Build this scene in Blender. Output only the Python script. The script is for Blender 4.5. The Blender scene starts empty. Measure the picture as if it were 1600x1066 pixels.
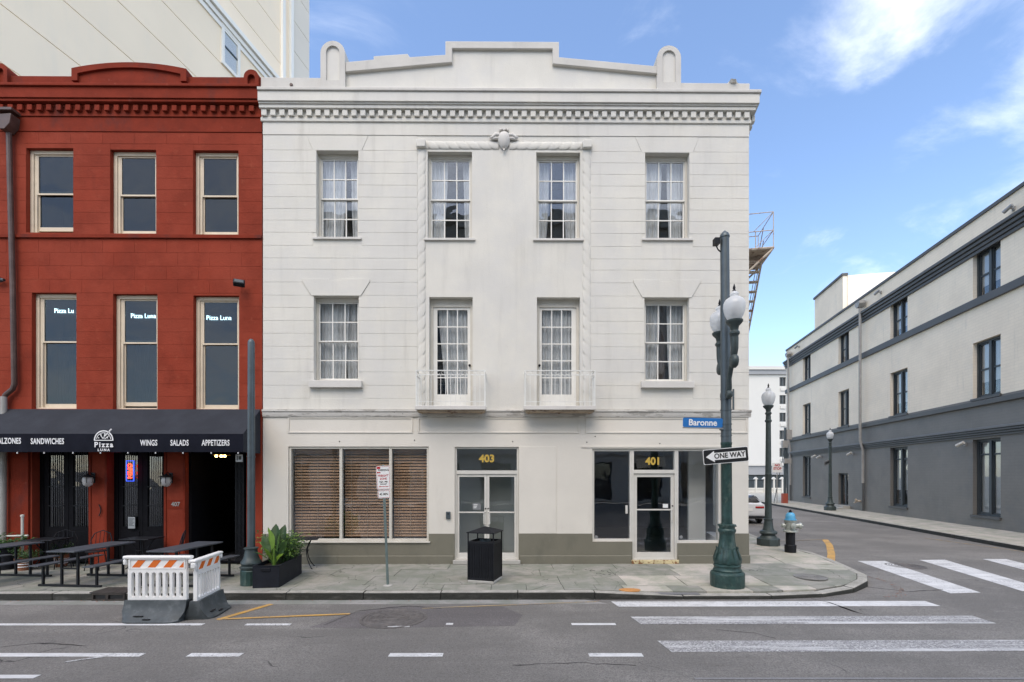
import bpy, bmesh, math, random
from mathutils import Vector, Matrix
R = math.radians
rnd = random.Random(7)
sc = bpy.context.scene
C = sc.collection

# ---------------------------------------------------------------- camera
PSI = R(0.4)            # the camera looks a touch to the right of the facade's normal
F = 744.0; CX = 800.0; HY = 743.0
D = 12.4; HC = 2.3      # metres from the facade, metres above the pavement
cam = bpy.data.cameras.new('camera'); camo = bpy.data.objects.new('camera', cam); C.objects.link(camo)
camo.location = (0, -D, HC); camo.rotation_euler = (R(90), 0, -PSI)
cam.sensor_width = 36; cam.lens = 36*F/1600; cam.shift_y = (HY-533)/1600.0
cam.clip_start = .1; cam.clip_end = 2000
sc.camera = camo

# ---------------------------------------------------------------- world, sun, exposure
SUN_EL, SUN_AZ = R(56), R(198)    # azimuth clockwise from +Y: the sun stands behind the camera, to its left
w = bpy.data.worlds.new('World'); sc.world = w; w.use_nodes = True
nt = w.node_tree; N = nt.nodes; L = nt.links; N.clear()
def nn(t, **k):
    n = N.new(t)
    for a, b in k.items(): setattr(n, a, b)
    return n
sky = nn('ShaderNodeTexSky'); sky.sky_type = 'NISHITA'; sky.sun_disc = False
sky.sun_elevation = SUN_EL; sky.sun_rotation = SUN_AZ; sky.air_density = 1.0; sky.dust_density = .7; sky.ozone_density = 2.0
tc = nn('ShaderNodeTexCoord')
sp = nn('ShaderNodeSeparateXYZ'); L.new(tc.outputs['Generated'], sp.inputs[0])
def mth(op, a, b=None, c=None):
    n = N.new('ShaderNodeMath'); n.operation = op
    for i, x in enumerate((a, b, c)):
        if x is None: continue
        if isinstance(x, (int, float)): n.inputs[i].default_value = x
        else: L.new(x, n.inputs[i])
    return n.outputs[0]
# cloud layer: noise on the plane the direction pierces, so clouds flatten towards the horizon
zz = mth('MAXIMUM', mth('ADD', sp.outputs[2], .14), .05)
cb = nn('ShaderNodeCombineXYZ'); L.new(mth('DIVIDE', sp.outputs[0], zz), cb.inputs[0]); L.new(mth('DIVIDE', sp.outputs[1], zz), cb.inputs[1])
cb.inputs[2].default_value = 7.7
n1 = nn('ShaderNodeTexNoise'); n1.inputs['Scale'].default_value = 2.6; n1.inputs['Detail'].default_value = 12; n1.inputs['Roughness'].default_value = .60; n1.inputs['Distortion'].default_value = .5
L.new(cb.outputs[0], n1.inputs['Vector'])
def raydir(px, py):
    v = Vector((math.sin(PSI), math.cos(PSI), 0)) + Vector((math.cos(PSI), -math.sin(PSI), 0))*((px-CX)/F) + Vector((0, 0, (HY-py)/F))
    return v
blob = None
for px, py, s, a in ((1480, -20, .20, .19), (1620, 0, .18, .14), (1380, -10, .12, .11), (1450, 208, .07, .20), (1570, 180, .08, .15), (1370, 395, .18, .20), (1470, 110, .10, -.12), (560, -20, .12, .06), (1620, 262, .06, .10), (200, -500, .5, .14), (2400, 100, .35, .18), (-700, 200, .4, .16), (1000, -900, .4, .12)):
    d = raydir(px, py).normalized()
    vm = nn('ShaderNodeVectorMath'); vm.operation = 'DISTANCE'; L.new(tc.outputs['Generated'], vm.inputs[0]); vm.inputs[1].default_value = d
    g = mth('MULTIPLY', mth('MAXIMUM', mth('SUBTRACT', 1.0, mth('DIVIDE', vm.outputs['Value'], s)), 0.0), a)
    blob = g if blob is None else mth('ADD', blob, g)
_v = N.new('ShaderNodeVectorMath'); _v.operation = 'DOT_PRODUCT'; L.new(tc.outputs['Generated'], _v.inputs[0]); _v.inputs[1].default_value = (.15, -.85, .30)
dens = mth('ADD', mth('ADD', n1.outputs['Fac'], blob), mth('MULTIPLY', mth('ADD', _v.outputs['Value'], .22), .34))     # unseen cloud added to the south, behind the camera, for whiter light
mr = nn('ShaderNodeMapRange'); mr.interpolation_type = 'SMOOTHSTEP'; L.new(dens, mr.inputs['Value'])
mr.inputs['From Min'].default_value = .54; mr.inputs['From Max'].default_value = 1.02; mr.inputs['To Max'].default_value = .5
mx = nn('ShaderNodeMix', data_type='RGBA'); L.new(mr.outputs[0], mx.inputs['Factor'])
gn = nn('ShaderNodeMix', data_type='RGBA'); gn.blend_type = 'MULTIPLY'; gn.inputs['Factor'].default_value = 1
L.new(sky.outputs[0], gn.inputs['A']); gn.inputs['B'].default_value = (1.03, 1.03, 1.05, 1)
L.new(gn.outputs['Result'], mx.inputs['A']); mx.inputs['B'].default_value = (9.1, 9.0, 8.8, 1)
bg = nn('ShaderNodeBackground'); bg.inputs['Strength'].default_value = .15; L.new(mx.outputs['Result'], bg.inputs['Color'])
out = nn('ShaderNodeOutputWorld'); L.new(bg.outputs[0], out.inputs['Surface'])
sun = bpy.data.lights.new('sun', 'SUN'); sun.energy = 1.2; sun.angle = R(45); sun.color = (1, .86, .70)
suno = bpy.data.objects.new('sun', sun); C.objects.link(suno)
sd = Vector((math.sin(SUN_AZ)*math.cos(SUN_EL), math.cos(SUN_AZ)*math.cos(SUN_EL), math.sin(SUN_EL)))
suno.rotation_euler = sd.to_track_quat('Z', 'Y').to_euler()
vs = sc.view_settings; vs.view_transform = 'Standard'; vs.look = 'None'; vs.gamma = 1; vs.use_curve_mapping = False; vs.exposure = 1.02
sc.cycles.use_denoising = True; sc.cycles.max_bounces = 8; sc.cycles.transparent_max_bounces = 24
sc.cycles.diffuse_bounces = 4; sc.cycles.caustics_reflective = False; sc.cycles.caustics_refractive = False

# ---------------------------------------------------------------- from the photograph's pixels to places
def on_y(px, py, Y=0.0):
    v = raydir(px, py); t = (Y+D)/v.y
    return v.x*t, HC+v.z*t
def fx(px, Y=0.0): return on_y(px, HY, Y)[0]
def fz(py, px=790, Y=0.0): return on_y(px, py, Y)[1]
def gnd(px, py, z=0.0):
    v = raydir(px, py); t = (z-HC)/v.z
    return v.x*t, -D+v.y*t
ROAD = -0.15
SK = math.tan(math.atan((950-CX)/F)+PSI)            # the side street leans this much from the facade's normal
SA = math.atan(SK)                                  # same, as an angle

# ---------------------------------------------------------------- materials
MATS = {}
def mat(name, col, rough=.6, var=.12, scale=2.5, stretch=(1, 1, 1), bump=0.0, bscale=60, metal=0.0, dirt=None, fine=0.0, objrand=0.0, coords='pos', spec=.5, emit=None):
    m = bpy.data.materials.new(name); m.use_nodes = True; MATS[name] = m
    n = m.node_tree.nodes; l = m.node_tree.links; n.clear()
    o = n.new('ShaderNodeOutputMaterial'); b = n.new('ShaderNodeBsdfPrincipled'); l.new(b.outputs[0], o.inputs[0])
    b.inputs['Roughness'].default_value = rough; b.inputs['Metallic'].default_value = metal; b.inputs['Specular IOR Level'].default_value = spec
    if coords == 'pos': g = n.new('ShaderNodeNewGeometry'); co = g.outputs['Position']
    else: g = n.new('ShaderNodeTexCoord'); co = g.outputs['Object']
    mp = n.new('ShaderNodeMapping'); mp.inputs['Scale'].default_value = stretch; l.new(co, mp.inputs[0]); v = mp.outputs[0]
    def noise(s, det=4, rg=.6, vec=None):
        t = n.new('ShaderNodeTexNoise'); t.inputs['Scale'].default_value = s; t.inputs['Detail'].default_value = det; t.inputs['Roughness'].default_value = rg
        l.new(vec or v, t.inputs['Vector']); return t.outputs['Fac']
    def mix(f, a, c, bt='MIX'):
        x = n.new('ShaderNodeMix'); x.data_type = 'RGBA'; x.blend_type = bt
        if isinstance(f, float): x.inputs['Factor'].default_value = f
        else: l.new(f, x.inputs['Factor'])
        for i, s in (('A', a), ('B', c)):
            if isinstance(s, tuple): x.inputs[i].default_value = (*s[:3], 1)
            else: l.new(s, x.inputs[i])
        return x.outputs['Result']
    def ramp(f, a, bb, t0=0., t1=1.):
        x = n.new('ShaderNodeMapRange'); x.interpolation_type = 'SMOOTHSTEP'; l.new(f, x.inputs[0])
        for i, s in zip((1, 2, 3, 4), (a, bb, t0, t1)): x.inputs[i].default_value = s
        return x.outputs[0]
    c = mix(ramp(noise(scale), .3, .7), tuple(x*(1-var) for x in col), tuple(min(1, x*(1+var)) for x in col))
    if fine: c = mix(ramp(noise(bscale*1.3, 2, vec=co), .3, .7, 0., fine), c, tuple(x*.35 for x in col))
    if objrand:
        oi = n.new('ShaderNodeObjectInfo')
        x = n.new('ShaderNodeMapRange'); l.new(oi.outputs['Random'], x.inputs[0]); x.inputs[3].default_value = 1-objrand; x.inputs[4].default_value = 1+objrand
        hs = n.new('ShaderNodeHueSaturation'); l.new(c, hs.inputs['Color']); l.new(x.outputs[0], hs.inputs['Value']); c = hs.outputs[0]
    for dd in (dirt or ()):
        dc, ds, lo, hi, amt = dd[:5]
        vec = v
        if len(dd) > 5:
            m2 = n.new('ShaderNodeMapping'); m2.inputs['Scale'].default_value = dd[5]; l.new(co, m2.inputs[0]); vec = m2.outputs[0]
        c = mix(ramp(noise(ds, 8, .65, vec), lo, hi, 0., amt), c, dc)
    l.new(c, b.inputs['Base Color'])
    if bump:
        bp = n.new('ShaderNodeBump'); bp.inputs['Strength'].default_value = 1; bp.inputs['Distance'].default_value = bump
        l.new(noise(bscale, 5, .65, co), bp.inputs['Height']); l.new(bp.outputs[0], b.inputs['Normal'])
    if emit:
        b.inputs['Emission Color'].default_value = (*emit[:3], 1); b.inputs['Emission Strength'].default_value = emit[3]
    return m
def glass(name, tint=(.85, .9, .88), base=.06, rough=.0, wav=0.0, refl=(.95, .97, 1)):
    m = bpy.data.materials.new(name); m.use_nodes = True; MATS[name] = m
    n = m.node_tree.nodes; l = m.node_tree.links; n.clear()
    o = n.new('ShaderNodeOutputMaterial'); mx = n.new('ShaderNodeMixShader'); t = n.new('ShaderNodeBsdfTransparent'); g = n.new('ShaderNodeBsdfGlossy')
    t.inputs[0].default_value = (*tint, 1); g.inputs['Color'].default_value = (*refl, 1); g.inputs['Roughness'].default_value = rough
    lw = n.new('ShaderNodeLayerWeight'); lw.inputs[0].default_value = .5
    p = n.new('ShaderNodeMath'); p.operation = 'POWER'; l.new(lw.outputs['Facing'], p.inputs[0]); p.inputs[1].default_value = 4.5
    a = n.new('ShaderNodeMath'); a.operation = 'MULTIPLY_ADD'; l.new(p.outputs[0], a.inputs[0]); a.inputs[1].default_value = 1-base; a.inputs[2].default_value = base
    l.new(a.outputs[0], mx.inputs[0]); l.new(t.outputs[0], mx.inputs[1]); l.new(g.outputs[0], mx.inputs[2]); l.new(mx.outputs[0], o.inputs[0])
    if wav:
        co = n.new('ShaderNodeNewGeometry'); nz = n.new('ShaderNodeTexNoise'); nz.inputs['Scale'].default_value = 2.2; nz.inputs['Detail'].default_value = 1
        l.new(co.outputs['Position'], nz.inputs['Vector']); bp = n.new('ShaderNodeBump'); bp.inputs['Distance'].default_value = wav; l.new(nz.outputs['Fac'], bp.inputs['Height']); l.new(bp.outputs[0], g.inputs['Normal'])
    return m
GR = (.09, .085, .07)
mat('white_stucco', (.68, .658, .592), .85, .04, .9, bump=.004, bscale=26, dirt=[((.44, .42, .37), 3.2, .50, .78, .42, (1, 1, .10)), ((.5, .48, .44), 7, .60, .76, .35), ((.58, .575, .56), .5, .42, .60, .40), ((.40, .38, .34), 30, .70, .76, .5)])
mat('white_trim', (.62, .60, .56), .7, .04, 1.5, bump=.003, bscale=30, dirt=[((.30, .29, .25), 2.2, .58, .8, .35, (1, 1, .4)), ((.33, .31, .28), 14, .66, .78, .5)])
mat('lower_stucco', (.68, .645, .575), .72, .035, .8, bump=.003, bscale=20, dirt=[((.42, .39, .34), 1.5, .57, .82, .3, (1, 1, .3)), ((.3, .28, .25), 24, .70, .78, .5)])
mat('peeling_paint', (.58, .56, .52), .8, .06, 3, bump=.005, bscale=18, dirt=[((.36, .34, .31), 3, .54, .57, .95, (.6, 1, 2.5)), ((.10, .09, .08), 12, .64, .70, .8)])
mat('olive_paint', (.175, .165, .125), .6, .06, 1.3, bump=.002, bscale=20, dirt=[((.10, .10, .08), 2, .5, .8, .5, (1, 1, .5)), ((.26, .25, .2), 9, .62, .74, .4)])
mat('parapet_stucco', (.57, .55, .505), .8, .05, 1.2, bump=.004, bscale=24, dirt=[((.34, .33, .31), 1.8, .52, .8, .5, (1, 1, .35)), ((.2, .19, .18), 10, .66, .76, .5)])
mat('red_stucco', (.235, .037, .0185), .85, .11, 1.1, bump=.006, bscale=22, objrand=.05, spec=.15, dirt=[((.15, .024, .014), 2.2, .5, .75, .5, (1, 1, .5)), ((.33, .085, .045), 4, .56, .76, .5), ((.30, .055, .03), .6, .45, .6, .5)])
mat('red_trim', (.20, .028, .013), .85, .14, 2, bump=.005, bscale=26, spec=.15, dirt=[((.07, .03, .028), 1.5, .50, .72, .65, (1, 1, .5)), ((.32, .11, .08), 5, .62, .76, .5)])
mat('cream_paint', (.66, .56, .42), .5, .06, 3, dirt=[((.35, .28, .2), 6, .6, .78, .5)])
mat('sash_white', (.78, .77, .72), .5, .04, 3)
mat('sash_paint', (.60, .57, .50), .5, .05, 3, dirt=[((.4, .36, .3), 7, .6, .78, .5)])
mat('white_metal', (.74, .74, .70), .45, .05, 4, dirt=[((.22, .12, .07), 16, .64, .70, .8)])
mat('alu_white', (.62, .60, .55), .4, .04, 3, metal=0, dirt=[((.3, .28, .24), 9, .62, .76, .4)])
mat('threshold', (.62, .52, .30), .7, .12, 5, dirt=[((.20, .07, .02), 7, .50, .56, .9), ((.72, .66, .5), 4, .6, .64, .7)])
mat('curtain', (.66, .67, .68), .9, .05, 3)
mat('curtain_dark', (.17, .15, .15), .9, .2, 3)
mat('blind_wood', (.40, .25, .155), .6, .15, 2, objrand=.15, spec=.2)
mat('blind_cord', (.42, .34, .26), .7, .1)
mat('room_dark', (.06, .06, .06), .9, .2, 1)
mat('room_grey', (.50, .54, .52), .8, .08, .6)
mat('room_white', (.84, .84, .82), .8, .04, 1)
mat('room_floor', (.05, .05, .055), .35, .2, 2)
mat('gold_leaf', (.70, .48, .10), .35, .05, 4, metal=.3)
mat('black_metal', (.010, .011, .014), .5, .2, 6, spec=.25)
mat('black_door', (.006, .006, .008), .7, .2, 6, spec=.12)
mat('table_black', (.060, .068, .080), .5, .15, 5)
mat('awning_cloth', (.029, .032, .040), .85, .10, 2, spec=.2, bump=.002, bscale=200, dirt=[((.038, .043, .052), 2, .5, .8, .5), ((.6, .6, .6), 30, .77, .79, .8)])
mat('awning_valance', (.008, .009, .016), .8, .15, 3, spec=.12)
mat('print_white', (.78, .78, .78), .6, .02)
mat('neon_white', (.8, .9, .9), .5, .02, emit=(.8, .95, 1, 6))
mat('neon_red', (.5, .02, .01), .5, .02, emit=(1, .03, .01, 4))
mat('neon_blue', (.02, .03, .4), .5, .02, emit=(.03, .10, 1, 1.1))
mat('bulb', (.8, .6, .3), .5, .02, emit=(1, .55, .2, 9))
mat('lamp_green', (.026, .062, .056), .42, .25, 8, bump=.006, bscale=30, metal=.15, dirt=[((.09, .13, .11), 7, .50, .66, .7, (1, 1, .5)), ((.02, .012, .008), 14, .62, .7, .7)])  # pale mottling stands for highlights on the relief, painted into the colour
mat('lamp_grey', (.085, .105, .115), .45, .12, 3, metal=.4, dirt=[((.20, .21, .21), 3, .58, .8, .4, (1, 1, .2)), ((.05, .03, .02), 20, .68, .76, .7)])
mat('lamp_iron', (.05, .068, .068), .5, .15, 5, metal=.2, dirt=[((.10, .10, .09), 6, .55, .75, .5)])
mat('post_green', (.16, .21, .20), .5, .1, 6, metal=.3)
mat('sign_white', (.80, .80, .78), .4, .02)
mat('sign_black', (.012, .012, .013), .4, .1)
mat('sign_blue', (.02, .16, .46), .4, .05)
mat('sign_red', (.45, .02, .03), .4, .05)
mat('sign_grey', (.35, .36, .37), .4, .05, metal=.6)
mat('barricade_plastic', (.90, .89, .86), .35, .03, 4, dirt=[((.55, .54, .50), 5, .60, .8, .5), ((.2, .19, .18), 20, .68, .76, .5)])
mat('orange_sheet', (.75, .16, .015), .4, .06, 8)
mat('rubber', (.062, .072, .075), .6, .18, 5, bump=.003, bscale=30, dirt=[((.14, .15, .155), 5, .52, .72, .7)])
mat('planter_black', (.013, .015, .021), .6, .15, 5, spec=.25, dirt=[((.05, .05, .05), 6, .58, .75, .5)])
mat('asphalt_seam', (.035, .033, .032), .8, .2, 9)
mat('soil', (.035, .025, .018), .95, .3, 30, bump=.02, bscale=50)
def leaf_mat(name, col, tr=.35):
    m = mat(name, col, .42, .22, 7, objrand=.18)
    n = m.node_tree.nodes; l = m.node_tree.links
    b = next(x for x in n if x.type == 'BSDF_PRINCIPLED'); o = next(x for x in n if x.type == 'OUTPUT_MATERIAL')
    t = n.new('ShaderNodeBsdfTranslucent'); t.inputs[0].default_value = (col[0]*1.6, col[1]*1.5, col[2], 1)
    x = n.new('ShaderNodeMixShader'); x.inputs[0].default_value = tr; l.new(b.outputs[0], x.inputs[1]); l.new(t.outputs[0], x.inputs[2]); l.new(x.outputs[0], o.inputs[0])
leaf_mat('leaf_bright', (.20, .34, .06)); leaf_mat('leaf_dark', (.035, .085, .025)); leaf_mat('leaf_mid', (.075, .15, .05))
mat('terracotta', (.30, .12, .06), .7, .15, 6, dirt=[((.4, .35, .3), 9, .55, .7, .6)])
mat('pipe_white', (.55, .53, .48), .5, .1, 4)
mat('downpipe_brown', (.085, .05, .04), .5, .2, 4, dirt=[((.16, .12, .10), 4, .55, .75, .5)])
mat('downpipe_grey', (.32, .31, .29), .5, .1, 4)
mat('concrete_stone', (.42, .405, .37), .85, .08, 1.5, bump=.004, bscale=18, dirt=[((.24, .235, .20), 1.2, .5, .75, .5)])
mat('tower_panel', (.90, .77, .59), .85, .03, .12, bump=.004, bscale=8, objrand=.025, dirt=[((.68, .64, .56), .25, .5, .8, .4, (1, 1, .2))])
mat('tower_panel_dark', (.70, .65, .56), .85, .03, .12, objrand=.025)
mat('tower_white', (.84, .82, .76), .7, .03, .3)
mat('hotel_wall', (.62, .61, .57), .85, .03, .1)
mat('hotel_grey', (.30, .31, .32), .8, .05, .2)
mat('hotel_window', (.05, .05, .05), .2, .3, 1)
mat('brick_cream', (.91, .81, .655), .8, .05, .5, bump=.006, bscale=9, dirt=[((.66, .63, .56), .6, .5, .8, .4), ((.5, .47, .40), 3.5, .56, .8, .35, (1, 1, .12))])
mat('brick_grey', (.19, .18, .163), .6, .08, .6, bump=.004, bscale=12, dirt=[((.25, .245, .23), 3, .55, .8, .4, (1, 1, .12)), ((.13, .135, .14), .7, .5, .75, .5)])
mat('trim_dark', (.080, .080, .078), .55, .08, 1)
mat('frame_dark', (.045, .055, .062), .5, .1, 2)
mat('car_white', (.72, .73, .74), .22, .01, 2, spec=.7)
mat('car_dark', (.012, .012, .014), .4, .1)
mat('car_chrome', (.6, .6, .6), .25, .02, metal=.9)
mat('tail_red', (.35, .01, .01), .2, .05)
mat('hydrant_blue', (.10, .38, .62), .4, .05, 8, dirt=[((.3, .45, .55), 16, .62, .7, .5)])
mat('hydrant_silver', (.42, .45, .42), .4, .1, 8, metal=.3, dirt=[((.25, .3, .22), 9, .58, .7, .5)])
mat('manhole_iron', (.125, .115, .108), .6, .2, 14, metal=.3, dirt=[((.19, .175, .165), 9, .45, .65, .8)])
mat('drain_rust', (.05, .042, .036), .7, .25, 8, metal=.2)
mat('rust_cream', (.58, .50, .40), .6, .08, 4, dirt=[((.20, .09, .05), 5, .50, .62, .8)])
mat('under_rust', (.46, .36, .26), .8, .15, 3, dirt=[((.12, .06, .04), 5, .52, .64, .8)])
mat('box_orange', (.35, .08, .05), .6, .1)
mat('opposite_stone', (.46, .44, .40), .85, .08, .6, objrand=.05)
glass('window_glass', (.93, .94, .94), .07, .005, .004)
glass('shop_glass', (.95, .96, .96), .09, .0, .002)
glass('dark_glass', (.30, .33, .35), .09, .01, .006)
glass('red_glass', (.42, .48, .50), .035, .01, .005)
glass('globe_glass', (.80, .82, .82), .10, .12)
# globes: milky acrylic, partly see-through
_g = MATS['globe_glass']; _n = _g.node_tree.nodes; _l = _g.node_tree.links
_o = next(x for x in _n if x.type == 'OUTPUT_MATERIAL'); _old = _o.inputs[0].links[0].from_socket
_d = _n.new('ShaderNodeBsdfTranslucent'); _d.inputs[0].default_value = (.94, .95, .95, 1); _d2 = _n.new('ShaderNodeBsdfDiffuse'); _d2.inputs[0].default_value = (.96, .96, .95, 1)
_x = _n.new('ShaderNodeMixShader'); _x.inputs[0].default_value = .5; _l.new(_d.outputs[0], _x.inputs[1]); _l.new(_d2.outputs[0], _x.inputs[2])
_y = _n.new('ShaderNodeMixShader'); _y.inputs[0].default_value = .72; _l.new(_old, _y.inputs[1]); _l.new(_x.outputs[0], _y.inputs[2]); _l.new(_y.outputs[0], _o.inputs[0])

def custom(name, fn):
    m = bpy.data.materials.new(name); m.use_nodes = True; MATS[name] = m
    n = m.node_tree.nodes; l = m.node_tree.links; n.clear()
    o = n.new('ShaderNodeOutputMaterial'); b = n.new('ShaderNodeBsdfPrincipled'); l.new(b.outputs[0], o.inputs[0])
    g = n.new('ShaderNodeNewGeometry'); co = g.outputs['Position']
    class H: pass
    h = H(); h.n = n; h.l = l; h.b = b; h.co = co
    def mapv(s, vec=None, rot=0):
        m2 = n.new('ShaderNodeMapping'); m2.inputs['Scale'].default_value = s; m2.inputs['Rotation'].default_value = (0, 0, rot); l.new(vec or co, m2.inputs[0]); return m2.outputs[0]
    def noise(s, det=4, rg=.6, vec=None):
        t = n.new('ShaderNodeTexNoise'); t.inputs['Scale'].default_value = s; t.inputs['Detail'].default_value = det; t.inputs['Roughness'].default_value = rg
        l.new(vec or co, t.inputs['Vector']); return t.outputs['Fac']
    def vor(s, feat='F1', vec=None):
        t = n.new('ShaderNodeTexVoronoi'); t.feature = feat; t.inputs['Scale'].default_value = s; l.new(vec or co, t.inputs['Vector']); return t.outputs['Distance']
    def ramp(f, a, bb, t0=0., t1=1.):
        x = n.new('ShaderNodeMapRange'); x.interpolation_type = 'SMOOTHSTEP'; l.new(f, x.inputs[0])
        for i, s in zip((1, 2, 3, 4), (a, bb, t0, t1)): x.inputs[i].default_value = s
        return x.outputs[0]
    def mix(f, a, c, bt='MIX'):
        x = n.new('ShaderNodeMix'); x.data_type = 'RGBA'; x.blend_type = bt
        if isinstance(f, float): x.inputs['Factor'].default_value = f
        else: l.new(f, x.inputs['Factor'])
        for i, s in (('A', a), ('B', c)):
            if isinstance(s, tuple): x.inputs[i].default_value = (*s[:3], 1)
            else: l.new(s, x.inputs[i])
        return x.outputs['Result']
    def mul(a, c):
        x = n.new('ShaderNodeMath'); x.operation = 'MULTIPLY'; l.new(a, x.inputs[0])
        if isinstance(c, float): x.inputs[1].default_value = c
        else: l.new(c, x.inputs[1])
        return x.outputs[0]
    def warp(amt, s):
        t = n.new('ShaderNodeTexNoise'); t.inputs['Scale'].default_value = s; l.new(co, t.inputs['Vector'])
        a = n.new('ShaderNodeVectorMath'); a.operation = 'MULTIPLY_ADD'; l.new(t.outputs['Color'], a.inputs[0]); a.inputs[1].default_value = (amt,)*3; l.new(co, a.inputs[2]); return a.outputs[0]
    def bump(hh, dist, prev=None):
        x = n.new('ShaderNodeBump'); x.inputs['Distance'].default_value = dist; l.new(hh, x.inputs['Height'])
        if prev: l.new(prev, x.inputs['Normal'])
        return x.outputs[0]
    h.mapv, h.noise, h.vor, h.ramp, h.mix, h.mul, h.warp, h.bump = mapv, noise, vor, ramp, mix, mul, warp, bump
    fn(h); return m
def f_asphalt(h, base=(.212, .201, .184)):
    c = h.mix(h.ramp(h.noise(.35, 6), .38, .62), tuple(x*.84 for x in base), tuple(x*1.22 for x in base))
    c = h.mix(h.ramp(h.noise(1.1, 5, .65, h.mapv((.15, 1.5, 1))), .42, .68, 0., .6), c, tuple(x*.70 for x in base))
    c = h.mix(h.ramp(h.noise(1.7, 6, .7), .60, .72, 0., .45), c, tuple(x*.60 for x in base))
    c = h.mix(h.ramp(h.noise(.8, 6, .7, h.warp(.5, 2)), .58, .66, 0., .35), c, tuple(min(1, x*1.45) for x in base))     # streaks along the lanes
    c = h.mix(h.ramp(h.noise(42, 4, .9), .44, .60, 0., .85), c, tuple(x*.50 for x in base))
    c = h.mix(h.ramp(h.vor(30), .0, .17, .9, 0.), c, (.50, .49, .48))                                        # pale stones
    c = h.mix(h.ramp(h.noise(9, 5, .7), .62, .74, 0., .4), c, tuple(x*.55 for x in base))
    cr = h.ramp(h.vor(.33, 'DISTANCE_TO_EDGE', h.warp(.8, 1.7)), .0, .006, 1., 0.)
    cr = h.mul(cr, h.ramp(h.noise(.4, 2), .56, .64))
    c = h.mix(cr, c, (.025, .024, .024))
    h.l.new(c, h.b.inputs['Base Color']); h.b.inputs['Roughness'].default_value = .82
    nb = h.bump(h.noise(55, 4, .8), .008); h.l.new(nb, h.b.inputs['Normal'])
custom('asphalt', f_asphalt)
custom('asphalt_patch', lambda h: f_asphalt(h, (.165, .152, .148)))
def f_paint(h, col=(.70, .70, .69), lo=.50, hi=.60, worn=.9, grit=.4):
    c = h.mix(h.ramp(h.noise(4, 6), .3, .7), tuple(x*.78 for x in col), col)
    wn = h.ramp(h.noise(60, 4, .75, h.mapv((.6, 1, 1))), lo, hi, 0., worn)
    wn = h.mul(wn, h.ramp(h.noise(1.1, 3, .6, h.mapv((.35, 5, 1))), grit, grit+.2))
    c = h.mix(wn, c, (.19, .185, .185))
    h.l.new(c, h.b.inputs['Base Color']); h.b.inputs['Roughness'].default_value = .7
    h.l.new(h.bump(h.noise(120, 3, .7), .003), h.b.inputs['Normal'])
custom('road_paint', lambda h: f_paint(h))
custom('road_paint_worn', lambda h: f_paint(h, (.66, .66, .65), .40, .52, .95, .36))
custom('road_paint_faint', lambda h: f_paint(h, (.30, .30, .30), .40, .5, .95, .25))
custom('road_yellow', lambda h: f_paint(h, (.62, .36, .09), .48, .6, .9, .4))
custom('road_yellow_faint', lambda h: f_paint(h, (.40, .29, .13), .42, .52, .95, .3))
def f_slab(h, base=(.32, .315, .278), crack=True):
    oi = h.n.new('ShaderNodeObjectInfo')
    c = h.mix(oi.outputs['Random'], tuple(x*.90 for x in base), (base[0]*1.10, base[1]*1.05, base[2]*1.04))
    c = h.mix(h.ramp(h.noise(1.6, 7, .68), .38, .60, 0., .8), c, (base[0]*.60, base[1]*.66, base[2]*.58))
    c = h.mix(h.ramp(h.noise(3.5, 6, .7), .55, .7, 0., .45), c, (.33, .32, .29))
    c = h.mix(h.ramp(h.noise(60, 3, .7), .4, .8, 0., .5), c, tuple(x*.5 for x in base))
    c = h.mix(h.ramp(h.noise(15, 3, .7), .70, .74, 0., .6), c, (.08, .08, .07))
    if crack:
        cr = h.ramp(h.vor(.95, 'DISTANCE_TO_EDGE', h.warp(.35, 3.1)), .0, .008, 1., 0.)
        cr = h.mul(cr, h.ramp(h.noise(.55, 2), .44, .50))
        c = h.mix(cr, c, (.03, .035, .025))
    h.l.new(c, h.b.inputs['Base Color']); h.b.inputs['Roughness'].default_value = .8
    h.l.new(h.bump(h.noise(45, 5, .7), .004), h.b.inputs['Normal'])
custom('paving', f_slab)
custom('paving_pale', lambda h: f_slab(h, (.52, .49, .43), False))
custom('paving_under', lambda h: f_slab(h, (.10, .105, .085), False))
custom('gutter', lambda h: f_slab(h, (.32, .315, .30), False))
def f_kerb(h):
    c = h.mix(h.ramp(h.noise(3, 6, .7), .35, .65), (.30, .29, .25), (.46, .44, .39))
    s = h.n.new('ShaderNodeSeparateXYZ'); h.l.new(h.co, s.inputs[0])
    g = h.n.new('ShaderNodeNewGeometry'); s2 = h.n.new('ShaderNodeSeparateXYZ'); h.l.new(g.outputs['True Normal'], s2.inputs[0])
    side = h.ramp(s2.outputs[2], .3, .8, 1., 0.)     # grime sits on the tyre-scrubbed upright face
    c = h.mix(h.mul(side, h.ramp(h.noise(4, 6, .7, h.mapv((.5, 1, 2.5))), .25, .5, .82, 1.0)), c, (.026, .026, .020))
    c = h.mix(h.ramp(h.noise(50, 3, .7), .4, .8, 0., .5), c, (.06, .06, .055))
    h.l.new(c, h.b.inputs['Base Color']); h.b.inputs['Roughness'].default_value = .8
    h.l.new(h.bump(h.noise(22, 5, .7), .012), h.b.inputs['Normal'])
custom('kerb_stone', f_kerb)
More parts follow.
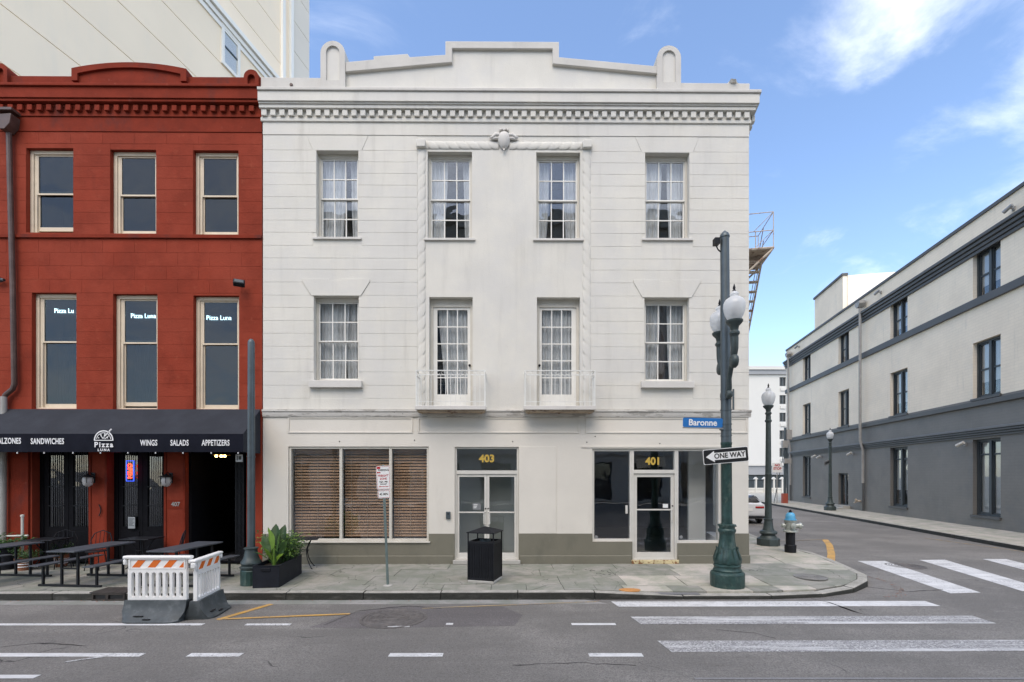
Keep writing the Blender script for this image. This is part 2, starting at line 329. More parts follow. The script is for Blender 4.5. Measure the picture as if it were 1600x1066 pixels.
# painted brick: courses as fine relief (the joints are far below ten pixels)
def brickify(name, rotz):
    m = MATS[name]; n = m.node_tree.nodes; l = m.node_tree.links
    b = next(x for x in n if x.type == 'BSDF_PRINCIPLED')
    tc = n.new('ShaderNodeTexCoord'); mp = n.new('ShaderNodeMapping'); mp.inputs['Rotation'].default_value = (R(90), 0, 0); l.new(tc.outputs['Object'], mp.inputs[0])
    br = n.new('ShaderNodeTexBrick'); l.new(mp.outputs[0], br.inputs['Vector']); br.inputs['Scale'].default_value = 1
    for k, v in (('Brick Width', .42), ('Row Height', .135), ('Mortar Size', .016), ('Mortar Smooth', .3)): br.inputs[k].default_value = v
    old = b.inputs['Base Color'].links[0].from_socket
    x = n.new('ShaderNodeMix'); x.data_type = 'RGBA'; x.blend_type = 'MULTIPLY'; x.inputs['Factor'].default_value = 1
    br.inputs['Color1'].default_value = (.97, .97, .97, 1); br.inputs['Color2'].default_value = (1, 1, 1, 1); br.inputs['Mortar'].default_value = (.93, .93, .93, 1)
    l.new(old, x.inputs['A']); l.new(br.outputs['Color'], x.inputs['B']); l.new(x.outputs['Result'], b.inputs['Base Color'])
brickify('brick_grey', 0); brickify('brick_cream', 0)

# ---------------------------------------------------------------- mesh helpers
ORG = {}
class MB:
    def __init__(s): s.v = []; s.f = []
    def quad(s, *p):
        i = len(s.v); s.v += [tuple(q) for q in p]; s.f.append(tuple(range(i, i+len(p)))); return s
    def box(s, x0, x1, y0, y1, z0, z1):
        i = len(s.v)
        s.v += [(x0, y0, z0), (x1, y0, z0), (x1, y1, z0), (x0, y1, z0), (x0, y0, z1), (x1, y0, z1), (x1, y1, z1), (x0, y1, z1)]
        s.f += [tuple(i+k for k in q) for q in ((0, 3, 2, 1), (4, 5, 6, 7), (0, 1, 5, 4), (1, 2, 6, 5), (2, 3, 7, 6), (3, 0, 4, 7))]
        return s
    def prism_xz(s, pts, y0, y1):           # outline in x,z (seen from -y), thickness y0..y1
        a = sum(pts[k][0]*pts[(k+1) % len(pts)][1]-pts[(k+1) % len(pts)][0]*pts[k][1] for k in range(len(pts)))
        if a < 0: pts = pts[::-1]
        n = len(pts); i = len(s.v)
        s.v += [(x, y0, z) for x, z in pts]+[(x, y1, z) for x, z in pts]
        s.f.append(tuple(i+k for k in range(n))); s.f.append(tuple(i+n+k for k in reversed(range(n))))
        for k in range(n): s.f.append((i+k, i+n+k, i+n+(k+1) % n, i+(k+1) % n))
        return s
    def prism_xy(s, pts, z0, z1, zt=None):  # outline in x,y ; zt(x,y) gives a top that need not be level
        a = sum(pts[k][0]*pts[(k+1) % len(pts)][1]-pts[(k+1) % len(pts)][0]*pts[k][1] for k in range(len(pts)))
        if a < 0: pts = pts[::-1]
        n = len(pts); i = len(s.v)
        s.v += [(x, y, z0) for x, y in pts]+[(x, y, z1+(zt(x, y) if zt else 0)) for x, y in pts]
        s.f.append(tuple(i+k for k in reversed(range(n)))); s.f.append(tuple(i+n+k for k in range(n)))
        for k in range(n): s.f.append((i+k, i+(k+1) % n, i+n+(k+1) % n, i+n+k))
        return s
    def prism_yz(s, pts, x0, x1):
        n = len(pts); i = len(s.v)
        s.v += [(x0, y, z) for y, z in pts]+[(x1, y, z) for y, z in pts]
        s.f.append(tuple(i+k for k in range(n))); s.f.append(tuple(i+n+k for k in reversed(range(n))))
        for k in range(n): s.f.append((i+k, i+n+k, i+n+(k+1) % n, i+(k+1) % n))
        return s
    def lathe(s, prof, cx=0, cy=0, z0=0, seg=20, mod=None, axis='z', caps=True):
        i = len(s.v); m = len(prof)
        for k in range(seg):
            a = 2*math.pi*k/seg
            for r, z in prof:
                q = r*(mod(a, z) if mod else 1)
                if axis == 'z': s.v.append((cx+q*math.cos(a), cy+q*math.sin(a), z0+z))
                elif axis == 'y': s.v.append((cx+q*math.cos(a), cy+z, z0+q*math.sin(a)))
                else: s.v.append((cx+z, cy+q*math.cos(a), z0+q*math.sin(a)))
        for k in range(seg):
            k2 = (k+1) % seg
            for j in range(m-1): s.f.append((i+k*m+j, i+k2*m+j, i+k2*m+j+1, i+k*m+j+1))
        if caps:
            if prof[0][0] > 1e-4: s.f.append(tuple(i+k*m for k in reversed(range(seg))))
            if prof[-1][0] > 1e-4: s.f.append(tuple(i+k*m+m-1 for k in range(seg)))
        return s
    def tube(s, pts, r, seg=8, caps=True):
        pts = [Vector(p) for p in pts]; i = len(s.v); n = len(pts); up = None
        rr = r if isinstance(r, (list, tuple)) else [r]*n
        for k, p in enumerate(pts):
            t = (pts[min(k+1, n-1)]-pts[max(k-1, 0)]).normalized()
            if up is None: up = t.orthogonal().normalized()
            else:
                up = up-t*up.dot(t)
                up = up.normalized() if up.length > 1e-5 else t.orthogonal().normalized()
            b = t.cross(up)
            for j in range(seg):
                a = 2*math.pi*j/seg; s.v.append(tuple(p+(up*math.cos(a)+b*math.sin(a))*rr[k]))
        for k in range(n-1):
            for j in range(seg):
                j2 = (j+1) % seg; s.f.append((i+k*seg+j, i+k*seg+j2, i+(k+1)*seg+j2, i+(k+1)*seg+j))
        if caps:
            s.f.append(tuple(i+j for j in reversed(range(seg)))); s.f.append(tuple(i+(n-1)*seg+j for j in range(seg)))
        return s
    def grid(s, fn, nu, nv):
        i = len(s.v)
        for a in range(nu+1):
            for b in range(nv+1): s.v.append(tuple(fn(a/nu, b/nv)))
        for a in range(nu):
            for b in range(nv): q = i+a*(nv+1)+b; s.f.append((q, q+nv+1, q+nv+2, q+1))
        return s
    def wall(s, x0, x1, z0, z1, holes, y0, y1):    # wall slab with rectangular openings, reveals included
        xs = sorted({x0, x1, *[v for h in holes for v in h[:2] if x0 < v < x1]}); zs = sorted({z0, z1, *[v for h in holes for v in h[2:] if z0 < v < z1]})
        nx, nz = len(xs)-1, len(zs)-1
        def solid(a, b):
            if a < 0 or b < 0 or a >= nx or b >= nz: return False
            cx, cz = (xs[a]+xs[a+1])/2, (zs[b]+zs[b+1])/2
            return not any(h[0] < cx < h[1] and h[2] < cz < h[3] for h in holes)
        for a in range(nx):
            for b in range(nz):
                if not solid(a, b): continue
                A, B, c, d = xs[a], xs[a+1], zs[b], zs[b+1]
                s.quad((A, y0, c), (B, y0, c), (B, y0, d), (A, y0, d)); s.quad((B, y1, c), (A, y1, c), (A, y1, d), (B, y1, d))
                if not solid(a-1, b): s.quad((A, y1, c), (A, y0, c), (A, y0, d), (A, y1, d))
                if not solid(a+1, b): s.quad((B, y0, c), (B, y1, c), (B, y1, d), (B, y0, d))
                if not solid(a, b-1): s.quad((A, y1, c), (B, y1, c), (B, y0, c), (A, y0, c))
                if not solid(a, b+1): s.quad((A, y0, d), (B, y0, d), (B, y1, d), (A, y1, d))
        return s
    def xf(s, M4):
        s.v = [tuple(M4 @ Vector(p)) for p in s.v]; return s
    def add(s, o, M4=None):
        i = len(s.v); s.v += [tuple(M4 @ Vector(p)) if M4 else p for p in o.v]; s.f += [tuple(i+k for k in f) for f in o.f]; return s
    def mesh(s, name, m, ang=35, origin=(0, 0, 0)):
        me = bpy.data.meshes.new(name); ox, oy, oz = origin
        me.from_pydata([(x-ox, y-oy, z-oz) for x, y, z in s.v], [], s.f); me.update()
        me.polygons.foreach_set('use_smooth', [True]*len(me.polygons)); me.set_sharp_from_angle(angle=R(ang))
        me.materials.append(MATS[m]); return me
    def build(s, name, m, parent=None, bevel=0, ang=35, kind=None, label=None, clean=False):
        xs, ys, zs = zip(*s.v); o = Vector(((min(xs)+max(xs))/2, (min(ys)+max(ys))/2, min(zs)))
        me = s.mesh(name, m, ang, o)
        if clean:
            bm = bmesh.new(); bm.from_mesh(me); bmesh.ops.remove_doubles(bm, verts=bm.verts, dist=1e-4); bmesh.ops.recalc_face_normals(bm, faces=bm.faces); bm.to_mesh(me); bm.free()
        return place(name, me, o, parent, bevel, kind, label)
def place(name, me, o, parent=None, bevel=0, kind=None, label=None, rot=None, scale=None):
    ob = bpy.data.objects.new(name, me); C.objects.link(ob); o = Vector(o)
    ob.location = o-(ORG[parent.name] if parent else Vector()); ORG[ob.name] = o.copy()
    if parent: ob.parent = parent
    if rot: ob.rotation_euler = rot
    if scale: ob.scale = scale
    if bevel:
        b = ob.modifiers.new('bevel', 'BEVEL'); b.width = bevel; b.segments = 2; b.limit_method = 'ANGLE'; b.angle_limit = R(40); b.harden_normals = False
    if kind: ob['kind'] = kind
    if label: ob['label'] = label
    return ob
def thing(name, label, cat, loc=(0, 0, 0), rot=0, group=None, world=False):
    o = bpy.data.objects.new(name, None); C.objects.link(o); o.location = loc
    if not world: o.rotation_euler = rot if isinstance(rot, tuple) else (0, 0, rot)
    ORG[o.name] = Vector(loc) if world else Vector()
    o['label'] = label; o['category'] = cat
    if group: o['group'] = group
    o.empty_display_size = .2
    return o
def tag(o, label, cat, group=None):
    o['label'] = label; o['category'] = cat
    if group: o['group'] = group
    return o
def copy_tree(o, loc, rotz=None, label=None, parent=None):
    c = o.copy(); C.objects.link(c)
    if parent: c.parent = parent
    else:
        c.location = loc
        if rotz is not None: c.rotation_euler = (0, 0, rotz)
        if label: c['label'] = label
    ORG[c.name] = ORG[o.name].copy()
    for ch in list(o.children): copy_tree(ch, None, parent=c)
    return c
def text(s, size, m, name='lettering', ext=.002, bold=0.0, sx=1.0, space=1.0, align='CENTER'):
    cu = bpy.data.curves.new('txt', 'FONT'); cu.body = s; cu.size = size; cu.extrude = ext; cu.offset = bold; cu.align_x = align; cu.align_y = 'CENTER'; cu.space_character = space; cu.resolution_u = 3
    t = bpy.data.objects.new('txt', cu); me = bpy.data.meshes.new_from_object(t)
    mb = MB(); mb.v = [(v.co.x*sx, -v.co.z, v.co.y) for v in me.vertices]; mb.f = [tuple(p.vertices) for p in me.polygons]
    bpy.data.objects.remove(t); bpy.data.curves.remove(cu); bpy.data.meshes.remove(me)
    return mb           # stands upright, faces -y, centred on 0
def T(x=0, y=0, z=0, rx=0, ry=0, rz=0, s=1): return Matrix.Translation((x, y, z)) @ Matrix.Rotation(rz, 4, 'Z') @ Matrix.Rotation(ry, 4, 'Y') @ Matrix.Rotation(rx, 4, 'X') @ Matrix.Scale(s, 4)
PANES = {}
def pane(parent, x0, x1, z0, z1, y, m, name='pane', tilt=.25, t=.004):
    k = (round(x1-x0, 3), round(z1-z0, 3), m, t)
    if k not in PANES:
        a, b = (x1-x0)/2, (z1-z0)/2; PANES[k] = MB().box(-a, a, 0, t, -b, b).mesh('pane', m)
    return place(name, PANES[k], ((x0+x1)/2, y, (z0+z1)/2), parent, rot=(R(rnd.uniform(-tilt, tilt)), 0, R(rnd.uniform(-tilt, tilt))))
def frame_mb(x0, x1, z0, z1, y0, y1, w, wb=None, wt=None):
    wb = w if wb is None else wb; wt = w if wt is None else wt
    m = MB()
    m.box(x0, x0+w, y0, y1, z0, z1); m.box(x1-w, x1, y0, y1, z0, z1)
    m.box(x0+w, x1-w, y0, y1, z1-wt, z1); m.box(x0+w, x1-w, y0, y1, z0, z0+wb); return m
def sash(parent, x0, x1, z0, z1, y, cols, rows, mf, mg, sw=.05, mw=.022, bot=None, th=.035):
    m = frame_mb(x0, x1, z0, z1, y, y+th, sw, bot)
    a, b, c, d = x0+sw, x1-sw, z0+(bot if bot is not None else sw), z1-sw
    for k in range(1, cols): xx = a+(b-a)*k/cols; m.box(xx-mw/2, xx+mw/2, y+.002, y+th-.004, c, d)
    for k in range(1, rows):
        zz = c+(d-c)*k/rows
        for q in range(cols):
            xa = a+(b-a)*q/cols+(mw/2 if q else 0); xb = a+(b-a)*(q+1)/cols-(mw/2 if q < cols-1 else 0)
            m.box(xa, xb, y+.004, y+th-.006, zz-mw/2, zz+mw/2)
    o = m.build('sash', mf, parent)
    for i in range(cols):
        for j in range(rows):
            pane(parent, a+(b-a)*i/cols+(mw/2 if i else 0), a+(b-a)*(i+1)/cols-(mw/2 if i < cols-1 else 0), c+(d-c)*j/rows+(mw/2 if j else 0), c+(d-c)*(j+1)/rows-(mw/2 if j < rows-1 else 0), y+th*.5, mg)
    return o
def curtain(parent, x0, x1, z0, z1, y, m='curtain', pull=0.0, side=0, seed=0, folds=None, name='curtain'):
    r = random.Random(seed); n = folds or max(2, int(abs(x1-x0)/.10)); ph = [r.uniform(0, 6) for _ in range(4)]
    def fn(u, v):
        e = pull*(1-v)**1.6
        xx0, xx1 = (x0, x1-e) if side <= 0 else (x0+e, x1)
        x = xx0+(xx1-xx0)*u
        d = .020*math.sin(2*math.pi*n*u+ph[0]+.5*math.sin(3*v+ph[1]))+.016*math.sin(2*math.pi*n*.37*u+ph[2]+v*1.5)
        return (x+.006*math.sin(9*v+ph[3]+7*u), y+d, z0+(z1-z0)*v)
    return MB().grid(fn, n*12, 6).build(name, m, parent, ang=80)
def clip_poly(poly, x0, x1, y0, y1):
    def cl(ps, ins, inter):
        o = []
        for k in range(len(ps)):
            a, b = ps[k-1], ps[k]
            if ins(b):
                if not ins(a): o.append(inter(a, b))
                o.append(b)
            elif ins(a): o.append(inter(a, b))
        return o
    def ix(v): return lambda a, b: (v, a[1]+(b[1]-a[1])*(v-a[0])/(b[0]-a[0]))
    def iy(v): return lambda a, b: (a[0]+(b[0]-a[0])*(v-a[1])/(b[1]-a[1]), v)
    for ins, it in ((lambda p: p[0] >= x0, ix(x0)), (lambda p: p[0] <= x1, ix(x1)), (lambda p: p[1] >= y0, iy(y0)), (lambda p: p[1] <= y1, iy(y1))):
        if len(poly) < 3: return []
        poly = cl(poly, ins, it)
    return poly
def offset_path(P, d):
    o = []
    for k in range(len(P)):
        a = Vector(P[max(k-1, 0)]); b = Vector(P[min(k+1, len(P)-1)]); t = (b-a).normalized(); o.append((P[k][0]-t.y*d, P[k][1]+t.x*d))
    return o
# ================================================================ ground
def zramp(x, y):        # the pavement dips to the road at the crossing corner
    t = max(0, min(1, (x-1.7)/1.2)); u = max(0, min(1, (-1.7-y)/1.2)) if x < 8 else max(0, min(1, (x-8)/1.0))*max(0, min(1, (1.2-y)/1.5))
    return -.075*t*u
gr = MB().quad((-400, -400, ROAD), (400, -400, ROAD), (400, 700, ROAD), (-400, 700, ROAD)).build('road', 'asphalt', kind='structure')
P = [(-24, -3.03), (-15, -3.03), (1.7, -3.03), (5.2, -3.03), (6.3, -2.88), (7.2, -2.52), (7.9, -1.98), (8.4, -1.3), (8.72, -.4), (8.95, .7), (9.12, 1.9)]
sx0, sy0 = gnd(1170, 833, 0); P += [(sx0-SK*(sy0-3.6)+0, 3.6)]
P += [(sx0+SK*(y-sy0), y) for y in (6.6, 12, 20, 32, 50, 70)]
IN = offset_path(P, .20)
pv = thing('pavement', 'worn flagstone pavement that wraps the street corner', 'pavement', (0, 0, 0), world=True)
del pv['category']; del pv['label']; pv['kind'] = 'structure'
base = IN+[(IN[-1][0]-12, 70), (0, 12), (-24, 12)]
b_ = MB().prism_xy(base, -.35, -.034, lambda x, y: zramp(x, y)); b_.build('bedding', 'paving_under', pv)
# slabs
def emit_slab(poly, m, g=.006):
    if len(poly) < 3: return
    cx = sum(p[0] for p in poly)/len(poly); cy = sum(p[1] for p in poly)/len(poly)
    q = []
    for x, y in poly:
        l = math.hypot(x-cx, y-cy)
        if l < .05: return
        q.append((x-(x-cx)/l*g, y-(y-cy)/l*g))
    dz = rnd.uniform(-.004, .003)
    MB().prism_xy(q, -.03+dz, dz, lambda x, y: zramp(x, y)).build('flagstone', m, pv)
rows = [(-2.84, -2.36), (-2.36, -1.5), (-1.5, -.72), (-.72, 0.0)]
outline = [p for p in IN if p[1] < 9]+[(sx0+SK*(9-sy0)-.2, 9), (6.15+SK*9, 9), (6.15, 0), (6.15, -.001), (-24, 0)]
front = [p for p in IN if p[1] < 0]; front += [(IN[9][0]-.02, 0), (-24, 0)]
for r, (ya, yb) in enumerate(rows):
    x = -14.5+rnd.uniform(-.5, 0)
    while x < 9.2:
        wd = rnd.uniform(.55, 1.0) if r == 0 else rnd.uniform(1.1, 1.9)
        pc = clip_poly(front, x, x+wd, ya, yb)
        if len(pc) >= 3:
            if r <= 1 and x < 2 and rnd.random() < .35:      # broken slab: split along a slanting crack
                k = x+wd*rnd.uniform(.35, .65); s = rnd.uniform(-.22, .22)
                emit_slab([(x, ya), (k+s, ya), (k-s, yb), (x, yb)], 'paving'); emit_slab([(k+s, ya), (x+wd, ya), (x+wd, yb), (k-s, yb)], 'paving')
            else: emit_slab(pc, 'paving' if x < 2.2 or rnd.random() < .45 else 'paving_pale')
        x += wd
y = 0.0
while y < 9:        # the side street's stretch
    h = rnd.uniform(1.0, 1.6); xa = 6.17+SK*y; yb = min(9, y+h)
    def edge(yy):
        for a, b in zip(IN, IN[1:]):
            if a[1] <= yy <= b[1] and b[1] > a[1]: return a[0]+(b[0]-a[0])*(yy-a[1])/(b[1]-a[1])
        return 9
    e0, e1 = edge(y), edge(yb); w0, w1 = 6.17+SK*y, 6.17+SK*yb; t = rnd.uniform(.4, .6)
    emit_slab([(w0, y), (w0+(e0-w0)*t, y), (w1+(e1-w1)*t, yb), (w1, yb)], 'paving_pale'); emit_slab([(w0+(e0-w0)*t, y), (e0, y), (e1, yb), (w1+(e1-w1)*t, yb)], 'paving_pale')
    y += h
MB().prism_xy([(6.17+SK*9, 9), (edge(9), 9), (IN[-1][0], 70), (6.17+SK*70, 70)], -.1, -.004).build('far_paving', 'paving_pale', pv)
# kerb stones
def kerb(P, IN, parent, m='kerb_stone', zt=None, smin=1.5, skip=()):
    for k in range(len(P)-1):
        a, b, c, d = P[k], P[k+1], IN[k+1], IN[k]; L_ = math.hypot(b[0]-a[0], b[1]-a[1]); n = max(1, min(14, int(L_/smin)))
        for j in range(n):
            g = .004/L_*1; t0, t1 = j/n+g, (j+1)/n-g
            f = lambda p, q, t: (p[0]+(q[0]-p[0])*t, p[1]+(q[1]-p[1])*t)
            q = [f(a, b, t0), f(a, b, t1), f(d, c, t1), f(d, c, t0)]
            if any(s0 < q[0][0] < s1 or s0 < q[1][0] < s1 for s0, s1 in skip): continue
            dz = rnd.uniform(-.006, .004)
            MB().prism_xy(q, -.32, dz, zt).build('kerb_stone', m, parent, bevel=.02)
DR0, DR1 = gnd(157, 940, ROAD)[0], gnd(250, 940, ROAD)[0]
kerb(P, IN, pv, zt=lambda x, y: zramp(x, y), skip=())
# kerb inlet with iron throat
dx0, dx1 = gnd(157, 935, ROAD)[0], gnd(204, 935, ROAD)[0]
dr = thing('storm_drain', 'rusty iron kerb inlet with two dark mouths beside the plastic barricade', 'drain', ((dx0+dx1)/2, -3.03, ROAD))
W_ = (dx1-dx0)/2+.05
MB().box(-W_, W_, -.02, .42, .150, .168).build('top_plate', 'drain_rust', dr, bevel=.004)
fm = frame_mb(-W_+.06, W_, .005, .149, -.035, .01, .03); fm.box(-.02, .03, -.035, .01, .035, .119); fm.build('throat', 'drain_rust', dr)
MB().box(-W_+.09, W_-.03, -.008, -.002, .036, .118).build('mouth_panel', 'car_dark', dr)  # solid dark panel, the shade of the mouths put in as colour
# gutter strip
MB().prism_xy([(-24, -3.33), (1.9, -3.33), (1.5, -3.032), (-24, -3.032)], ROAD-.05, ROAD+.004).build('gutter', 'gutter', kind='structure')
# right-hand pavement of the side street
kx, ky = gnd(1600, 854, 0)
KP = [(40, -1.0), (kx-SK*(ky-2.0)+6, -1.0), (kx-SK*(ky-2)+2.2, -.75), (kx-SK*(ky-2)+.6, .6), (kx-SK*(ky-2.6), 2.6)]+[(kx+SK*(y-ky), y) for y in (6, 14, 24, 36, 60)]
KP = KP[::-1]; KI = offset_path(KP, .18)
pr = thing('pavement', 'x', 'x', (0, 0, 0), world=True); del pr['category']; del pr['label']; pr['kind'] = 'structure'
MB().prism_xy(KI+[(40, 60)], -.35, -.002).build('paving_bed', 'paving_pale', pr)
kerb(KP, KI, pr, smin=2.2)

# ---------------------------------------------------------------- painted marks and covers
def strip(name, pts, m, z=.004, t=.003, label=None):
    return MB().prism_xy(pts, ROAD+z-.001, ROAD+z+t).build(name, m, kind='structure')
def rect_line(px0, px1, py, th, m, name='lane_line', px_off=0):
    x0, y0 = gnd(px0, py, ROAD); x1, y1 = gnd(px1, py, ROAD)
    return strip(name, [(x0, y0-th/2), (x1, y1-th/2), (x1, y1+th/2), (x0, y0+th/2)], m)
rect_line(-60, 318, 976.3, .10, 'road_paint'); rect_line(384, 454, 976.3, .09, 'road_paint'); rect_line(697, 708, 975.5, .09, 'road_paint'); rect_line(893, 962, 975.8, .10, 'road_paint'); rect_line(606, 640, 979.5, .05, 'road_paint_worn')
for a, b in ((-80, 223), (295, 377), (608, 692), (920, 1004)): rect_line(a, b, 1024, .125, 'road_paint')
rect_line(-80, 58, 1058, .10, 'road_paint_worn'); rect_line(1085, 1700, 1061, .05, 'road_paint_faint')
x0, y0 = gnd(100, 1036, ROAD); x1, y1 = gnd(166, 1027, ROAD); strip('lane_line', [(x0, y0), (x1, y1), (x1, y1+.06), (x0, y0+.04)], 'road_paint_worn', z=.006)
def bar(pl, pr_, ya, yb, m='road_paint'):
    xa, y1 = gnd(pl, ya, ROAD); xb, _ = gnd(pr_, ya, ROAD); _, y2 = gnd(pl, yb, ROAD)
    sl = .012
    strip('crosswalk_bar', [(xa+.06, y2), (xb-.02, y2-.0), (xb, y1), (xa, y1)], m)
bar(955, 1448, 940.5, 948.5); bar(985, 1523, 964, 976, 'road_paint_worn'); bar(1027, 1730, 1002, 1019.5, 'road_paint_worn')
for q in (((1340, 877), (1383, 877), (1532, 926.5), (1485, 927.5)), ((1437, 875.5), (1476, 875), (1640, 923), (1597, 924)), ((1536, 874), (1572, 874), (1748, 918), (1708, 919)), ((1634, 872), (1670, 872), (1860, 916), (1816, 917))):
    strip('crosswalk_bar', [gnd(*p, ROAD) for p in q], 'road_paint')
def yl(pts, wd, m='road_yellow', z=.005):
    g = [Vector(gnd(*p, ROAD)) for p in pts]
    for a, b in zip(g, g[1:]):
        n = (b-a).normalized(); n = Vector((-n.y, n.x))*wd/2
        strip('yellow_line', [tuple(a-n), tuple(b-n), tuple(b+n), tuple(a+n)], m, z=z)
yl([(340, 969), (424, 944.5)], .11); yl([(352, 968), (547, 960)], .07, z=.0095)
yl([(660, 951), (935, 940.5)], .06, 'road_yellow_faint')
yl([(1289, 843.5), (1296, 852), (1299, 866), (1298, 880)], .20); yl([(1212, 846), (1286, 843.5)], .07, 'road_yellow_faint', z=.0095)
yl([(1445, 841), (1640, 868)], .10, 'road_yellow_faint')
yl([(1480, 838), (1640, 852)], .08, 'road_yellow_faint')
def manhole(px, py, r, label, z=ROAD, patch=True):
    x, y = gnd(px, py, z); t = thing('manhole_cover', label, 'manhole', (x, y, z))
    m = MB().lathe([(0, .006), (r*.86, .006), (r*.88, .002), (r*.90, .002), (r*.91, .008), (r, .008), (r, -.01)], seg=40)
    m.build('lid', 'manhole_iron', t)
    m = MB()
    for rr in (.2, .36, .52, .68, .80): m.lathe([(r*rr-.012, .0055), (r*rr-.009, .0105), (r*rr+.009, .0105), (r*rr+.012, .0055)], seg=36, caps=False)
    for k in range(8): a = k*math.pi/4; m.add(MB().box(r*.22, r*.5, -.008, .008, .0055, .0095), T(0, 0, 0, 0, 0, a))
    m.build('tread', 'manhole_iron', t)
    return t
x, y = gnd(650, 964, ROAD)
strip('road_patch', [(x-1.6, y-.55), (x-.9, y-.62), (x+1.7, y-.5), (x+1.85, y+.1), (x+1.5, y+.62), (x-.6, y+.66), (x-1.2, y+.2)], 'asphalt_patch', z=.001, t=.001)
manhole(615, 966, .57, 'large ringed iron manhole cover in the patched road before the parking sign')
manhole(1415, 884.5, .45, 'iron manhole cover beside the first side street crosswalk bar')
_mh = manhole(1266, 901.5, .34, 'round iron cover set in the corner pavement', z=.003)
MATS['cover_grey'] = mat('cover_grey', (.22, .215, .20), .7, .15, 5, fine=.4)
for _c in _mh.children: _c.data.materials[0] = MATS['cover_grey']
x0, y0 = gnd(998, 916, 0); x1, y1 = gnd(1083, 916, 0); x2, y2 = gnd(1100, 926.5, -.03)
t = thing('utility_plate', 'flat grey metal plate set in the pavement near the green lamp post', 'metal plate', ((x0+x1)/2, (y0+y2)/2, 0))
xm, ym = (x0+x1)/2, (y0+y2)/2
MB().prism_xy([(x0-xm, y0-ym), (x1-xm, y0-ym), (x1-xm-.03, y2-ym), (x0-xm+.02, y2-ym)], -.06, .002, lambda x, y: zramp(x+xm, y+ym)+.003).build('plate', 'manhole_iron', t)
MATS['plate_grey'] = mat('plate_grey', (.20, .20, .205), .6, .1, 3, fine=.4); t.children[0].data.materials[0] = MATS['plate_grey']
x, y = gnd(984, 923, -.04); mat('spray_orange', (.52, .24, .07), .8, .15, 12)
tag(MB().lathe([(0, 0), (.17, 0), (.17, -.02)], seg=18).xf(Matrix.Diagonal((1.3, .8, 1, 1))).build('survey_mark', 'spray_orange'), 'orange survey paint spot on the pavement ramp', 'paint mark').location = (x, y, zramp(x, y)+.0005)

for pts, wd in ((((1268, 936), (1300, 943), (1330, 955), (1356, 962), (1394, 976)), .022), (((505, 978), (560, 955), (640, 947), (700, 952)), .018), (((0, 1012), (60, 1006), (150, 1010)), .015), (((1120, 985), (1180, 990), (1230, 1003)), .012), (((1330, 915), (1420, 925), (1480, 921)), .02), (((800, 1040), (900, 1036), (1010, 1042)), .012)):
    g_ = []
    for p_, q_ in zip(pts, pts[1:]):
        p_, q_ = Vector(gnd(*p_, ROAD)), Vector(gnd(*q_, ROAD)); k_ = max(2, int((q_-p_).length/.12))
        g_ += [p_.lerp(q_, j/k_)+Vector((0, rnd.uniform(-.022, .022))) for j in range(k_)]
    w_ = [wd*rnd.uniform(.15, .6) for _ in g_]
    strip('tar_seam', [(p_.x, p_.y-v_) for p_, v_ in zip(g_, w_)]+[(p_.x, p_.y+v_) for p_, v_ in list(zip(g_, w_))[::-1]], 'asphalt_seam', z=.0075, t=.0008)
# ================================================================ white corner building
X0, X1 = fx(411), fx(1169.5)
wb = thing('white_building', 'white stuccoed three storey corner building with stepped parapet and two small balconies', 'building', ((X0+X1)/2, 0, 0), world=True)
DEP = 15.0; ZB = fz(640); ZC = fz(190); TH = .32
def H(px0, px1, py0, py1): return (fx(px0), fx(px1), fz(py1), fz(py0))
W3 = [H(494.5, 560, 237, 372.5), H(668, 737.5, 237.5, 373.5), H(838, 906.5, 238, 373.5), H(1008, 1077, 238, 372.5)]
W2 = [H(490.5, 560.5, 463.5, 596), H(1007, 1076.5, 465, 596.5)]
DR = [H(670.5, 738.5, 464.5, 638), H(839, 906.5, 464.5, 638)]
# facade above the belt
MB().wall(X0, X1, ZB, fz(143), W3+W2+DR, 0, TH).build('wall', 'white_stucco', wb)
G1 = H(450.5, 670, 698, 846); G2 = H(710.5, 810.5, 698.5, 873); G3 = H(925.5, 988, 701.5, 846.5); G4 = (G3[1], fx(1058), fz(874), fz(701.5)); G5 = (G4[1], fx(1127), fz(849), fz(701.5))
GH = [G1, (G2[0], G2[1], .1, G2[3]), (G3[0], G3[1]+.001, G3[2], G3[3]), (G4[0], G4[1], .1, G4[3]), (G4[1]-.001, G5[1], G5[2], G5[3])]
MB().wall(X0, X1, 0, ZB, GH, 0, TH).build('wall', 'lower_stucco', wb)
# olive base coat and plinth, a little proud
zo = fz(834)
MB().wall(X0, X1+.012, .0, zo, GH, -.014, -.001).build('base_band', 'olive_paint', wb)
for a, b in ((X0, fx(528)), (fx(528)+.004, fx(669)), (fx(669)+.004, G2[0]-.03), (G2[1]+.03, fx(869)), (fx(869)+.004, G4[0]-.03), (G4[1]+.03, X1+.03)):
    MB().prism_yz([(-.034, 0), (-.034, fz(868)-.015), (-.0145, fz(868)), (-.0145, 0)], a, b).build('plinth', 'olive_paint', wb)
